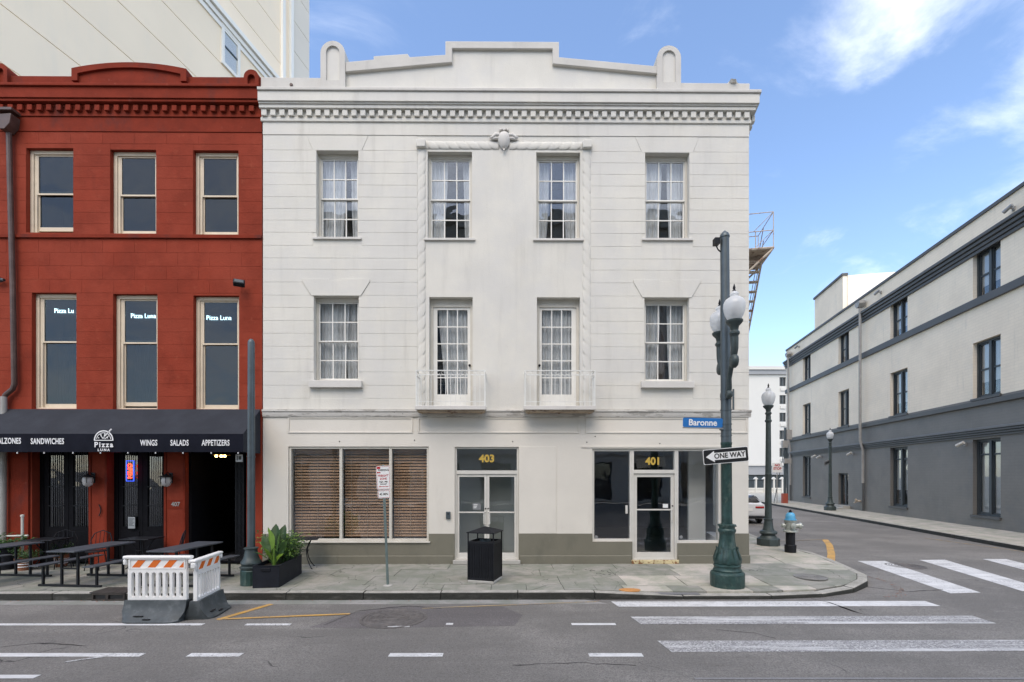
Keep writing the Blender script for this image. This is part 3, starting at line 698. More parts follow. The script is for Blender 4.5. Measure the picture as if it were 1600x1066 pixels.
# side wall along the side street, with the shop's side window
def side(s, o=0.0): return (X1+math.sin(SA)*s+o*math.cos(SA), math.cos(SA)*s-o*math.sin(SA))
swm = MB().wall(0, DEP, 0, fz(143), [(.5, 2.55, .75, 3.0), (5.5, 6.5, fz(372), fz(238)), (5.5, 6.5, fz(596), fz(465)), (9, 10, fz(372), fz(238))], 0, .3)
SM = Matrix(((math.sin(SA), -math.cos(SA), 0, X1), (math.cos(SA), math.sin(SA), 0, .002), (0, 0, 1, 0), (0, 0, 0, 1)))
swm.xf(SM).build('side_wall', 'white_stucco', wb)
m = MB().wall(0, DEP, .0, zo, [(.5, 2.55, .75, 3.0)], -.013, -.001); m.xf(SM).build('base_band', 'olive_paint', wb)
m = MB()
for a, b in ((.5, 1.52), (1.52, 2.55)): m.add(frame_mb(a, b, .75, 3.0, .06, .14, .05))
m.xf(SM).build('side_window', 'alu_white', wb)
for a, b in ((.5, 1.52), (1.52, 2.55)): MB().box(a+.05, b-.05, .09, .096, .8, 2.95).xf(SM).build('pane', 'shop_glass', wb)
# remaining shell
bx_, by_ = side(DEP)
MB().box(X0, X0+.25, TH, DEP, 0, fz(143)).build('party_wall', 'white_stucco', wb)
MB().box(X0, bx_, DEP*math.cos(SA), DEP*math.cos(SA)+.3, 0, fz(143)).build('rear_wall', 'white_stucco', wb)
roofq = [(X0+.25, TH), (X1-.32, TH), (bx_-.32, by_), (X0+.25, by_)]
for z in (ZB+.02, fz(425), fz(175)): MB().prism_xy(roofq, z, z+.2).build('floor_slab', 'room_dark', wb)
MB().prism_xy(roofq, -.02, .03).build('shop_floor', 'room_floor', wb)
# interior: partitions that the windows look into
MB().box(X0+.3, X1-.4, 3.4, 3.5, ZB+.2, fz(176)).build('partition', 'room_dark', wb)
xl = fx(880)
MB().box(xl, xl+.1, TH+.02, 8.3, .03, ZB).build('partition', 'room_dark', wb)
MB().box(4.6, 6.1, TH+.03, 1.69, ZB-.08, ZB-.03).build('ceiling_bounce', 'room_white', wb)  # white board added under the slab to bounce daylight into the corner
MB().box(xl+.1, 7.5, 8.3, 8.4, .03, ZB).build('partition', 'room_dark', wb)
MB().wall(.35, 8.4, .03, ZB-.01, [(.5, 2.55, .75, 3.0)], .31, .34).xf(SM).build('inner_lining', 'room_white', wb)
MB().box(.36, 1.68, .345, .75, .05, .62).xf(SM).build('window_seat', 'room_white', wb)
MB().box(.379*13.3, .4145*13.3, .9, 1.0, .03, ZB-.02).build('partition', 'room_white', wb)  # white wall added close to the glass, where daylight brightens it
MB().box(fx(690), fx(690)+.1, TH+.02, 1.29, .03, ZB).build('partition', 'room_grey', wb)
MB().box(fx(835), fx(835)+.1, TH+.02, 1.29, .03, ZB).build('partition', 'room_grey', wb)
MB().box(fx(690)+.1, fx(835), 1.3, 1.4, .03, ZB).build('partition', 'room_grey', wb)
MB().box(X0+.3, fx(690), 2.2, 2.3, .03, ZB).build('partition', 'room_grey', wb)
# --- stucco courses (recessed joints between them), bays left and right
J3 = [213, 236.5, 254.3, 272.2, 290.5, 309.3, 327.5, 345.6, 364.6, 385, 404.5, 422, 442, 462.5, 481.5, 502, 521.8, 542, 562, 581.8, 602.7, 623, 640]
def course(x0, x1, za, zb, sl=(0, 0)):      # sl = extra at the top of each end (slanting lintel)
    g = .0025
    if x1-x0 < .05: return
    n = max(1, int((x1-x0)/.22)); J = lambda: rnd.uniform(-.0018, .0022)
    bot = [(x0+.002+(x1-x0-.004)*k/n, za+g+(J() if 0 < k < n else 0)) for k in range(n+1)]
    a_, c_ = x0+.002+sl[0], x1-.002+sl[1]; top = [(c_+(a_-c_)*k/n, zb-g+(J() if 0 < k < n else 0)) for k in range(n+1)]
    MB().prism_xz(bot+top, -.008, -.0005).build('stucco_course', 'white_stucco', wb, bevel=.0025)
def bay(xa, xb, wins, sills, cx):
    for t_, b_ in zip(J3, J3[1:]):
        za, zb = fz(b_), fz(t_)
        segs = [(xa, xb, (0, 0))]
        cuts = []
        for h in wins:
            if h[2] < zb-.03 and h[3] > za+.03: cuts.append((h[0]-.0, h[1]+.0, 0))
        for h in sills:
            if h[2] < zb-.02 and h[3] > za+.02: cuts.append((h[0], h[1], 0))
        if t_ == 213: cuts = [(wins[0][0]-.10, wins[0][1]+.10, .17)]
        if t_ == 442: cuts = [(wins[1][0]-.07, wins[1][1]+.07, .22)]
        if cuts:
            c0 = min(c[0] for c in cuts); c1 = max(c[1] for c in cuts); s = max(c[2] for c in cuts)
            segs = [(xa, c0, (0, -s)), (c1, xb, (s, 0))]
        for s in segs: course(s[0], s[1], za, zb, s[2])
LB, RB = fx(652), fx(922)
SL3 = lambda h: (h[0]-.09, h[1]+.09, h[2]-.085, h[2]+.0)
SL2 = lambda h: (h[0]-.10, h[1]+.10, fz(607), h[2])
bay(X0+.004, LB, [W3[0], W2[0]], [SL3(W3[0]), SL2(W2[0])], 0); bay(RB, X1+.012, [W3[3], W2[1]], [SL3(W3[3]), SL2(W2[1])], 0)
for h, t_ in ((W3[0], 213), (W3[3], 213)):
    z0, z1 = h[3]+.004, fz(213); a, b = h[0]-.10, h[1]+.10; q = (b-a)
    MB().prism_xz([(a+.012, z0), (b-.012, z0), (b+.158, z1-.004), (a-.158, z1-.004)], -.010, -.0005).build('flared_lintel', 'white_stucco', wb, bevel=.004)
    # frieze block above the lintel with the two short notches
    for u in (.24, .62):
        MB().box(a+q*u-.12, a+q*u+.28, -.022, -.001, z1+.015, z1+.028).build('lintel_bead', 'white_stucco', wb)
for h in W2:
    z0 = h[3]+.004; a, b = h[0]-.07, h[1]+.07; z1, z2, q = fz(442)-.004, fz(437), (b-a)
    MB().prism_xz([(a+.012, z0), (b-.012, z0), (b+.21, z1), (b+.23, z2), (a+q*.60, z2), (a+q*.60, z2-.05), (a+q*.36, z2-.05), (a+q*.36, z2), (a-.23, z2), (a-.21, z1)], -.024, -.0135).build('flared_lintel', 'white_stucco', wb, bevel=.004)
    MB().prism_xz([(a+.012, z0), (b-.012, z0), (b+.21, z1), (a-.21, z1)], -.0134, -.0005).build('lintel_core', 'white_stucco', wb)
# smooth frieze above the courses, slightly proud; string line
MB().box(X0+.002, X1+.012, -.020, -.001, fz(213)+.003, fz(193)).build('frieze', 'white_stucco', wb, bevel=.003)
# cornice: band, dentils, soffit moulding, fascia, coping
xe = X1
def ring(d, z0, z1, name, m='white_stucco', bev=.006, prof=None):      # runs along the facade and returns round the corner
    a, b = side(DEP, d); o = d*(math.cos(SA)-math.sin(SA))*0+d
    q = [(X0-.04, -d), (X1+d*.95, -d), (X1+math.sin(SA)*3+d, math.cos(SA)*3), (X1+math.sin(SA)*DEP+d, by_), (X1+math.sin(SA)*DEP-.02, by_), (X1-.02, .01), (X0-.04, .01)]
    MB().prism_xy(q, z0, z1).build(name, m, wb, bevel=bev)
ring(.055, fz(193.5), fz(187.3), 'cornice_band', bev=.015)
ring(.035, fz(187.2), fz(176.6), 'dentil_ground', bev=0)
ring(.135, fz(176.5), fz(171), 'bed_moulding', bev=.012); ring(.165, fz(170.9), fz(168.5), 'bed_moulding', bev=.01)
ring(.20, fz(168.4), fz(153.6), 'fascia', bev=.008); ring(.235, fz(153.5), fz(148.5), 'coping', 'parapet_stucco', bev=.015)
dm = None; pit = (fx(1176)-fx(413))/55
for k in range(56):
    x = X0+.04+pit*k+.03
    if x > X1+.10: break
    if dm is None: dm = MB().box(-.066, .066, -.105, -.034, 0, fz(177)-fz(186.4)).mesh('dentil', 'white_stucco')
    place('dentil', dm, (x, 0, fz(186.6)), wb, bevel=.008)
for k in range(40):
    s = .12+k*pit
    a, b = side(s, .07); place('dentil', dm, (a, b, fz(186.6)), wb, rot=(0, 0, R(90)-SA), bevel=.008)
# parapet
zb_ = fz(149)
def pz(pts): return [(fx(x), fz(y)) for x, y in pts]
MB().prism_xz(pz([(409, 149), (504, 149), (504, 126), (409, 125.5)]), -.05, .30).build('parapet_wall', 'parapet_stucco', wb, bevel=.01)
MB().prism_xz(pz([(1060, 149), (1170, 149), (1170, 130.6), (1060, 130.4)]), -.05, .30).build('parapet_wall', 'parapet_stucco', wb, bevel=.01)
MB().prism_xz(pz([(541, 149), (1027, 149), (1027, 112), (866, 101), (866, 79), (703, 79), (703, 99), (541, 112)]), 0.0, .26).build('parapet_wall', 'white_stucco', wb)
cop = [(541, 102.5), (585, 98), (585, 93), (638, 89), (641, 94), (696.5, 90), (696.5, 69), (873, 69), (873, 92.7), (1026, 106), (1026, 117.5), (863, 103), (863, 79.6), (707, 79.8), (707, 101.5), (541, 117.5)]
MB().prism_xz(pz(cop), -.075, .30).build('parapet_coping', 'parapet_stucco', wb, bevel=.012)
MB().box(fx(541), fx(1027), -.03, -.0005, fz(148.5), fz(138)).build('parapet_plinth', 'white_stucco', wb, bevel=.008)
for cx_, w_ in ((522, 19), (1043.5, 18.5)):
    r = fx(cx_+w_)-fx(cx_); xc = fx(cx_); zt = fz(71 if cx_ < 800 else 75); z0 = fz(149)
    n = 14
    outer = [(xc+r*math.cos(math.pi*k/n), zt-r+r*math.sin(math.pi*k/n)) for k in range(n+1)]
    r2 = r*.55; inner = [(xc+r2*math.cos(math.pi*k/n), zt-r+.02+r2*math.sin(math.pi*k/n)) for k in range(n+1)]; zi = fz(132)
    m = MB()
    for k in range(n): m.prism_xz([outer[k], outer[k+1], inner[k+1], inner[k]], -.10, .34)
    m.prism_xz([outer[0], inner[0], (xc+r2, zi), (xc+r, zi)], -.10, .34); m.prism_xz([inner[-1], outer[-1], (xc-r, zi), (xc-r2, zi)], -.10, .34)
    m.box(xc-r, xc+r, -.10, .34, z0, zi); m.build('parapet_finial', 'parapet_stucco', wb, clean=False)
    MB().prism_xz(inner+[(xc-r2, zi), (xc+r2, zi)], -.055, .33).build('finial_niche', 'white_stucco', wb)
t = MB().lathe([(0, 0), (.14, .0), (.17, .05), (.10, .10), (0, .11)], seg=9, mod=lambda a, z: 1+.3*math.sin(3*a+z*20)); t.xf(T(fx(1145), .05, fz(130.6))); t.build('loose_flashing', 'parapet_stucco', wb)
# rope mouldings
def rope(L_, r, pitch, hand):
    nu = int(L_/pitch*10); m = MB()
    def fn(u, v):
        a = -math.pi/2+math.pi*(v*1.0)
        ph = (u*L_/pitch+hand*(a/math.pi)*.8) % 1.0; g = abs(ph-.5)*2; rr = r*(1-.36*max(0, (g-.80)/.20))
        return (math.sin(a)*rr, -math.cos(a)*rr*.30, u*L_)
    return m.grid(fn, nu, 9)
rz0, rz1 = fz(639), fz(233)
rr_ = (fx(665)-fx(652))/2
rope(rz1-rz0, rr_, .335, -1).xf(T(fx(658.5), -.002, rz0)).build('rope_moulding', 'white_stucco', wb, ang=70)
rope(rz1-rz0, rr_, .335, 1).xf(T(fx(917), -.002, rz0)).build('rope_moulding', 'white_stucco', wb, ang=70)
rx0, rx1 = fx(666), fx(779); hz = fz(228)
rope(rx1-rx0, .105, .27, -1).xf(Matrix.Translation((rx0, -.002, hz)) @ Matrix.Rotation(R(90), 4, 'Y')).build('rope_moulding', 'white_stucco', wb, ang=70)
rx0, rx1 = fx(796), fx(909)
rope(rx1-rx0, .105, .27, 1).xf(Matrix.Translation((rx0, -.002, hz)) @ Matrix.Rotation(R(90), 4, 'Y')).build('rope_moulding', 'white_stucco', wb, ang=70)
for px in (658.5, 917): MB().box(fx(px)-.12, fx(px)+.12, -.11, -.001, fz(234), fz(222)).build('rope_corner', 'white_stucco', wb, bevel=.02)
# crest
cs = MB(); xc = fx(787.5); zc = fz(219)
def shield(u, v):
    a = 2*math.pi*u; rr = .5*math.pi*v; wz = .27*math.cos(rr)*0
    x = .165*math.sin(rr)*math.cos(a)*(1-.25*max(0, -math.sin(a))**2*math.sin(rr)); z = math.sin(rr)*math.sin(a)*(.20 if math.sin(a) > 0 else .27)
    return (xc+x, -.02-.12*math.cos(rr), zc+z)
cs.grid(shield, 28, 8); cs.build('crest_shield', 'white_trim', wb, ang=80)
cs = MB()
for sx in (-1, 1):
    cs = MB(); cs.tube([(xc+sx*.13, -.04, zc+.10), (xc+sx*.22, -.06, zc+.09), (xc+sx*.31, -.05, zc+.02), (xc+sx*.375, -.04, zc+.035)], [.05, .055, .04, .015], 10)
    cs.tube([(xc+sx*.12, -.03, zc+.02), (xc+sx*.22, -.06, zc+.0), (xc+sx*.33, -.04, zc-.01)], [.04, .04, .02], 10); cs.build('crest_scroll', 'white_trim', wb, ang=60)
cs = MB()
for k in range(5): cs.lathe([(0, 0), (.03, .01), (.035, .04), (0, .07)], xc-.10+.05*k, -.06, zc+.19+.02*(k % 2), seg=8)
cs.lathe([(0, 0), (.03, .02), (.02, .06), (0, .08)], xc, -.06, zc-.33, seg=8)
cs.build('crest_crown', 'white_trim', wb, ang=60, kind='stuff')
# --- belt course with flaking paint
MB().prism_yz([(-.0005, fz(652)), (-.03, fz(652)), (-.05, fz(648)), (-.05, fz(645)), (-.075, fz(643.5)), (-.075, fz(641)), (-.0005, fz(640.5))], X0, X1+.05).build('belt_course', 'peeling_paint', wb, bevel=.004)
m = MB().prism_yz([(-.0005, fz(652)), (-.05, fz(648)), (-.075, fz(643.5)), (-.075, fz(641)), (-.0005, fz(640.5))], .05, DEP); m.xf(SM).build('belt_course', 'peeling_paint', wb)
for a, b in ((450, 645), (653, 905), (915, 1168)):     # raised panel field above the shop openings
    f = frame_mb(fx(a), fx(b), fz(677), fz(652.5), -.018, -.0008, .035); f.build('sign_panel', 'lower_stucco', wb, bevel=.004)
MB().box(fx(811), fx(869), -.012, -.0008, zo+.003, fz(698)).build('infill_panel', 'lower_stucco', wb, bevel=.003)
MB().box(fx(908), fx(1150), -.02, -.0008, fz(699.5), fz(697)).build('drip_edge', 'lower_stucco', wb)
# --- upper windows
def dh_window(h, seed, gap, sill_h=.085, name='window', sides='both', s2=False, y0=.15):
    x0, x1, z0, z1 = h; fw = .055
    wd = frame_mb(x0+.003, x1-.003, z0+.002, z1-.003, y0, y0+.14, fw, .06, .10).build('window', 'sash_paint', wb, bevel=.003)
    a, b, c, d = x0+fw, x1-fw, z0+.06, z1-.10; mid = (c+d)/2
    sash(wd, a, b, mid-.02, d, y0+.03, 3, 2, 'sash_white', 'window_glass', .035, .026, .035)
    sash(wd, a, b, c, mid+.015, y0+.072, 3, 2, 'sash_white', 'window_glass', .035, .026, .05)
    # stone sill
    if s2: MB().box(x0-.10, x1+.10, -.11, y0, fz(607)+.003, z0+.001).build('sill', 'white_trim', wb, bevel=.008)
    else: MB().box(x0-.085, x1+.085, -.05, y0, z0-.055, z0+.001).build('sill', 'white_trim', wb, bevel=.005)
    g0, g1 = gap; L0, L1 = x0+.02, x1-.02; ww = L1-L0; cy = y0+.20
    MB().box(x0-.1, x1+.1, y0+.24, y0+.245, z1+.02, z1+.06).build('curtain_rail', 'room_dark', wb)
    if g0 > 0: curtain(wb, L0-.06, L0+ww*g0, z0-.05, z1+.04, cy, pull=.10*ww, side=-1, seed=seed)
    if g1 < 1: curtain(wb, L0+ww*g1, L1+.06, z0-.05, z1+.04, cy+.03, pull=.06*ww, side=1, seed=seed+9)
    return wd
dh_window(W3[0], 1, (.62, .72)); dh_window(W3[1], 2, (.42, .78)); dh_window(W3[2], 3, (.33, .66)); dh_window(W3[3], 4, (.48, .60))
dh_window(W2[0], 5, (.70, .60), s2=True); dh_window(W2[1], 6, (.44, .60), s2=True)
curtain(wb, W2[1][0]+.35, W2[1][0]+.75, W2[1][2], W2[1][3], .60, m='curtain_dark', seed=60, name='dark_drape')
# french doors and balconies
def french(h, hinge, seed):
    x0, x1, z0, z1 = h; y0 = .20
    w_ = frame_mb(x0+.003, x1-.003, z0+.002, z1-.003, y0-.03, y0+.12, .075, .03, .20)
    dd = w_.build('balcony_door', 'sash_paint', wb, bevel=.004)
    a, b, c, d = x0+.08, x1-.08, z0+.035, z1-.205
    if hinge: gx0, gx1 = fx(681.5), fx(729.5)
    else: gx0, gx1 = fx(847.5), fx(894.5)
    gz0, gz1 = fz(614.5), fz(480.5); m = MB(); y1 = y0+.045
    m.box(a, gx0, y0, y1, c, d); m.box(gx1, b, y0, y1, c, d); m.box(gx0, gx1, y0, y1, c, gz0); m.box(gx0, gx1, y0, y1, gz1, d)
    rows = 5; mw = .028
    for k in (1, 2): xx = gx0+(gx1-gx0)*k/3; m.box(xx-mw/2, xx+mw/2, y0+.003, y1-.004, gz0, gz1)
    for k in range(1, rows):
        zz = gz0+(gz1-gz0)*k/rows
        for q in range(3): m.box(gx0+(gx1-gx0)*q/3+(mw/2 if q else 0), gx0+(gx1-gx0)*(q+1)/3-(mw/2 if q < 2 else 0), y0+.005, y1-.006, zz-mw/2, zz+mw/2)
    m.build('door_leaf', 'sash_white', dd)
    for i in range(3):
        for j in range(rows): pane(dd, gx0+(gx1-gx0)*i/3+(mw/2 if i else 0), gx0+(gx1-gx0)*(i+1)/3-(mw/2 if i < 2 else 0), gz0+(gz1-gz0)*j/rows+(mw/2 if j else 0), gz0+(gz1-gz0)*(j+1)/rows-(mw/2 if j < rows-1 else 0), y0+.02, 'window_glass')
    xk = fx(733) if hinge else fx(843.5); zk = fz(569)
    MB().lathe([(0, -.075), (.022, -.07), (.034, -.05), (.022, -.03), (.012, -.02), (.03, -.004), (.03, 0)], xk, y0-.001, zk, 14, axis='y').build('door_knob', 'black_metal', dd)
    if hinge: curtain(wb, gx0+.02, gx1+.1, gz0-.1, gz1+.1, y0+.13, pull=0.24, side=1, seed=seed)
    else:
        curtain(wb, gx0-.05, gx1+.1, gz0-.1, gz1+.1, y0+.13, seed=seed)
french(DR[0], True, 21); french(DR[1], False, 22)
def balcony(pa, pb, seed):
    r = random.Random(seed); dpt = .42; x0, x1 = fx(pa, -dpt), fx(pb, -dpt); zf = fz(630, Y=-dpt); zt = fz(578.5, Y=-dpt); zu = fz(640.5, Y=-dpt)
    b = MB().box(x0-.03, x1+.03, -dpt-.03, -.078, zu, zu+.10).build('balcony', 'white_trim', wb, bevel=.008)
    MB().box(x0+.02, x1-.02, -dpt+.03, -.079, zu-.045, zu-.001).build('soffit', 'under_rust', b)
    m = MB()
    for x in (x0, x1):
        m.box(x-.014, x+.014, -dpt-.014, -dpt+.014, zu+.1, zt); m.box(x-.012, x+.012, -dpt+.014, .0, zt-.022, zt); m.box(x-.01, x+.01, -dpt+.014, .0, zt-.13, zt-.112)
    m.box(x0+.014, x1-.014, -dpt-.012, -dpt+.012, zt-.022, zt); m.box(x0+.014, x1-.014, -dpt-.008, -dpt+.008, zt-.13, zt-.112)
    m.box(x0+.014, x1-.014, -dpt-.008, -dpt+.008, zf+.03, zf+.045)
    m.build('railing_frame', 'white_metal', b)
    n = 13; mm = MB().box(-.0065, .0065, -.0065, .0065, 0, zt-.13-zu-.1).mesh('baluster', 'white_metal')
    for k in range(1, n+1): place('baluster', mm, (x0+(x1-x0)*k/(n+1), -dpt, zu+.1), b)
    for x in (x0, x1):
        for k in range(1, 4): place('baluster', mm, (x, -dpt+dpt*k/4, zu+.1), b)
    m = MB()
    for k in range(14):       # scrollwork between the two top rails
        xa = x0+.06+(x1-x0-.12)*k/13; m.tube([(xa+.045*math.cos(t), -dpt, zt-.067+.04*math.sin(t)*(1 if k % 2 else -1)) for t in [q*.55 for q in range(10)]], .005, 5)
    m.build('scrollwork', 'white_metal', b)
    m = MB()
    for x in (x0+.1, (x0+x1)/2, x1-.1): m.lathe([(.0, -.03), (.025, -.03), (.03, 0)], x, -.2, zu-.046, 8)
    m.build('anchor_bolt', 'under_rust', b)
balcony(650.5, 757.5, 1); balcony(820.5, 929.5, 2)
# --- shop window with wooden venetian blinds
x0, x1, z0, z1 = G1
mx_ = [fx(531.7), fx(609.5)]
fr = frame_mb(x0+.003, x1-.003, z0+.003, z1-.003, .03, .15, .055, .06)
for xm in mx_: fr.box(xm-.035, xm+.035, .035, .145, z0+.063, z1-.058)
sw_ = fr.build('shop_window', 'sash_paint', wb, bevel=.004)
MB().box(x0-.04, x1+.04, -.05, .03, z0-.035, z0+.003).build('sill', 'sash_paint', wb, bevel=.006)
xs = [x0+.058, mx_[0]-.035, mx_[0]+.035, mx_[1]-.035, mx_[1]+.035, x1-.058]
sm = {}
for k in range(3):
    a, b = xs[2*k], xs[2*k+1]; pane(sw_, a, b, z0+.063, z1-.058, .09, 'shop_glass', tilt=.1)
    bl = MB().box(a+.01, b-.01, .21, .26, z1-.13, z1-.06).build('venetian_blind', 'blind_wood', wb)
    zz = z1-.16; mm = MB()
    L_ = b-a-.03; me = MB().box(-L_/2, L_/2, -.034, .034, -.0018, .0018).mesh('slat', 'blind_wood')
    tilt = (R(52), R(56), R(58))[k]
    while zz > z0+.08:
        place('slat', me, ((a+b)/2, .235, zz), bl, rot=(tilt+R(rnd.uniform(-2, 2)), 0, R(rnd.uniform(-.1, .1)))); zz -= .0775
    for u in (.16, .5, .84): mm.box(a+(b-a)*u-.004, a+(b-a)*u+.004, .203, .205, z0+.08, z1-.13)
    mm.build('cord', 'blind_cord', bl)
# --- door 403
def alu_door(parent, x0, x1, z0, z1, y, gm, sw=.062, bot=.12, top=.07, pushz=None, handle=0):
    d = frame_mb(x0, x1, z0, z1, y, y+.05, sw, bot, top).build('door_leaf', 'alu_white', parent, bevel=.003)
    pane(d, x0+sw, x1-sw, z0+bot, z1-top, y+.02, gm, 'pane', .08)
    if pushz: MB().box(x0+sw, x1-sw, y-.012, y+.015, pushz-.018, pushz+.018).build('push_bar', 'alu_white', d, bevel=.004)
    if handle:
        xh = x1-sw/2 if handle > 0 else x0+sw/2
        MB().tube([(xh, y-.001, pushz-.32), (xh-.045*handle, y-.05, pushz-.30), (xh-.045*handle, y-.055, pushz), (xh, y-.001, pushz+.02)], .011, 8).build('pull_handle', 'alu_white', d)
        MB().lathe([(0, -.012), (.017, -.012), (.02, 0)], xh, y, pushz+.10, 10, axis='y').build('lock', 'black_metal', d)
    return d
x0, x1, z0, z1 = G2; zt = fz(738)
f3 = frame_mb(x0+.003, x1-.003, .101, z1-.003, .04, .16, .045, .05); f3.box(x0+.048, x1-.048, .045, .155, zt-.05, zt+.045)
e = f3.build('entrance', 'alu_white', wb, bevel=.004)
pane(e, x0+.048, x1-.048, zt+.045, z1-.05, .09, 'shop_glass', tilt=.05)
xm = (x0+x1)/2
alu_door(e, x0+.05, xm-.003, .153, zt-.053, .07, 'shop_glass', pushz=fz(801), handle=1); alu_door(e, xm+.003, x1-.05, .153, zt-.053, .07, 'shop_glass', pushz=fz(801), handle=-1)
text('403', .27, 0, bold=.010).xf(T(fx(760.5), .082, fz(717))).build('street_number', 'gold_leaf', e)
MB().box(fx(738), fx(751), .078, .082, fz(797), fz(787)).build('door_notice', 'sign_grey', e)
for q in range(3): MB().box(fx(739.5), fx(746-q), .074, .077, fz(789.5+q*2.4), fz(788.5+q*2.4)).build('notice_line', 'sign_white', e)
MB().box(x0-.04, x1+.04, -.10, .16, 0.002, .10).build('threshold', 'concrete_stone', wb, bevel=.008)
MB().box(fx(697), fx(704), -.045, -.001, fz(811), fz(799.5)).build('intercom', 'lamp_grey', wb, bevel=.01)
MB().lathe([(0, -.052), (.018, -.05), (.018, -.045)], fx(700.5), 0, fz(803), 10, axis='y').build('intercom_button', 'black_metal', wb)
# --- shopfront 401
x0, x1, z0, z1 = G3; zt = fz(737)
f4 = frame_mb(x0+.003, x1+.0, z0+.003, z1-.003, .04, .16, .055, .06).build('shop_window', 'alu_white', wb, bevel=.004)
pane(f4, x0+.058, x1-.055, z0+.063, z1-.058, .09, 'shop_glass', tilt=.05)
x0, x1 = G4[0], G4[1]
f5 = frame_mb(x0+.002, x1-.002, .101, z1-.003, .035, .165, .05, .03); f5.box(x0+.052, x1-.052, .04, .16, zt-.05, zt+.045)
e = f5.build('entrance', 'alu_white', wb, bevel=.004)
pane(e, x0+.052, x1-.052, zt+.045, z1-.053, .09, 'shop_glass', tilt=.05)
alu_door(e, x0+.055, x1-.055, .133, zt-.053, .07, 'shop_glass', sw=.085, bot=.15, top=.09, pushz=fz(797), handle=1)
text('401', .27, 0, bold=.010).xf(T(fx(1022), .082, fz(721))).build('street_number', 'gold_leaf', e)
MB().box(x0-.03, x1+.03, -.07, .165, .002, .10).build('threshold', 'threshold', wb, bevel=.008)
x0, x1, z0, z1 = G5
f6 = frame_mb(x0+.0, x1-.003, z0+.003, z1-.003, .04, .16, .05, .06).build('shop_window', 'alu_white', wb, bevel=.004)
pane(f6, x0+.05, x1-.053, z0+.063, z1-.058, .09, 'shop_glass', tilt=.05)
MB().box(fx(1037), fx(1045), .062, .068, fz(794), fz(788)).build('door_notice', 'sign_white', e)
for px in (932.5, 1066): 
    MB().lathe([(0, 0), (.045, 0), (.045, .003)], fx(px), .082, fz(840), 16, axis='y').build('alarm_sticker', 'sign_grey', wb)
MB().box(fx(979)-.02, fx(979)+.035, .02, .045, fz(803), fz(790)).build('mail_flap', 'alu_white', wb, bevel=.004)
# screw heads / bolts and wire conduit on the lower wall
m = MB()
for px, py in ((530.5, 690), (647.5, 688), (801, 690), (930, 682), (917, 691), (1031, 693)): m.lathe([(0, -.012), (.012, -.012), (.015, 0)], fx(px), 0, fz(py), 8, axis='y')
m.build('bolt', 'black_metal', wb)
MB().box(fx(1145)-.015, fx(1145)+.015, -.05, -.014, fz(641), fz(608)).build('conduit', 'lamp_grey', wb)
MB().lathe([(0, -.02), (.035, -.02), (.045, 0)], fx(457), -.07, fz(138), 8, axis='y').build('bracket_stub', 'downpipe_brown', wb)
# --- fire escape on the side wall
fe = thing('fire_escape', 'rusty white iron fire escape on the side of the white building', 'fire escape', (0, 0, 0), world=True)
def S(s, o, z): a, b = side(s, o); return (a, b, z)
s0, s1, o1, zp = 1.35, 2.75, 1.02, fz(399, Y=1.64)
plat = MB(); A_, B_, C_, D_ = S(s0, .02, 0), S(s0, o1, 0), S(s1, o1, 0), S(s1, .02, 0)
plat.prism_xy([A_[:2], B_[:2], C_[:2], D_[:2]], zp-.02, zp+.02); plat.build('platform', 'under_rust', fe)
m = MB()
for s in (s0, s1): m.tube([S(s, .02, zp), S(s, o1, zp)], .035, 6); m.tube([S(s, .0, zp-.95), S(s, o1-.02, zp-.04)], .03, 6)
m.tube([S(s0, o1, zp), S(s1, o1, zp)], .035, 6); m.build('bracket', 'rust_cream', fe)
m = MB(); zr = zp+1.02
for z in (zr, zp+.5):
    m.tube([S(s0, .02, z), S(s0, o1, z), S(s1, o1, z), S(s1, .02, z)], .013, 6)
for s, o in ((s0, o1), (s1, o1), (s0, .55)): m.tube([S(s, o, zp), S(s, o, zr if o > .6 else zp+.5)], .012, 6)
m.tube([S(s0, .5, zp+.5), S(s0, o1, zr)], .009, 5); m.tube([S(s0, .5, zp), S(s0, o1, zp+.5)], .009, 5)
m.build('railing', 'rust_cream', fe)
m = MB(); sa, sb, za, zb2 = 1.75, 5.1, zp-.05, fz(640, Y=3)+.2
for o in (.25, .86): m.tube([S(sa, o, za), S(sb, o, zb2)], .03, 5)
m.build('stair_stringer', 'rust_cream', fe)
nt_ = 18
for k in range(nt_):
    u = (k+.5)/nt_; s = sa+(sb-sa)*u; z = za+(zb2-za)*u
    m = MB(); a = S(s-.09, .25, 0)[:2]; b = S(s-.09, .86, 0)[:2]; c = S(s+.09, .86, 0)[:2]; d = S(s+.09, .25, 0)[:2]
    m.prism_xy([a, b, c, d], z-.012, z+.012); m.build('tread', 'rust_cream', fe)
m = MB()
for dz in (.45, .85): m.tube([S(sa, .88, za+dz), S(sb, .88, zb2+dz)], .012, 5)
m.build('handrail', 'rust_cream', fe)
# ================================================================ red building
RZ = lambda py, px=205: fz(py, px)
rb = thing('red_building', 'brick red stuccoed building with cream sash windows above a dark restaurant awning', 'building', (-10, 0, 0), world=True)
XL, XR = fx(-140), fx(410)-.004
RT = .34
def RH(px0, px1, py0, py1): pc = (px0+px1)/2; return (fx(px0), fx(px1), fz(py1, pc), fz(py0, pc))
R3 = [RH(41, 114.5, 231.5, 363.5), RH(172.5, 244, 234, 365), RH(302, 372.5, 235, 366.5), RH(-90, -17, 230, 362)]
R2 = [RH(50, 119.5, 457.5, 639), RH(177, 246, 459.5, 640), RH(302.5, 373.5, 462, 640.5), RH(-80, -10, 457, 639)]
RG = [RH(50, 140, 690, 870), RH(168, 258, 690, 870), RH(290, 385, 690, 870), RH(-95, 2, 690, 870)]
RG = [(a, b, -.0, d) for a, b, c, d in RG]
zaw = fz(640)
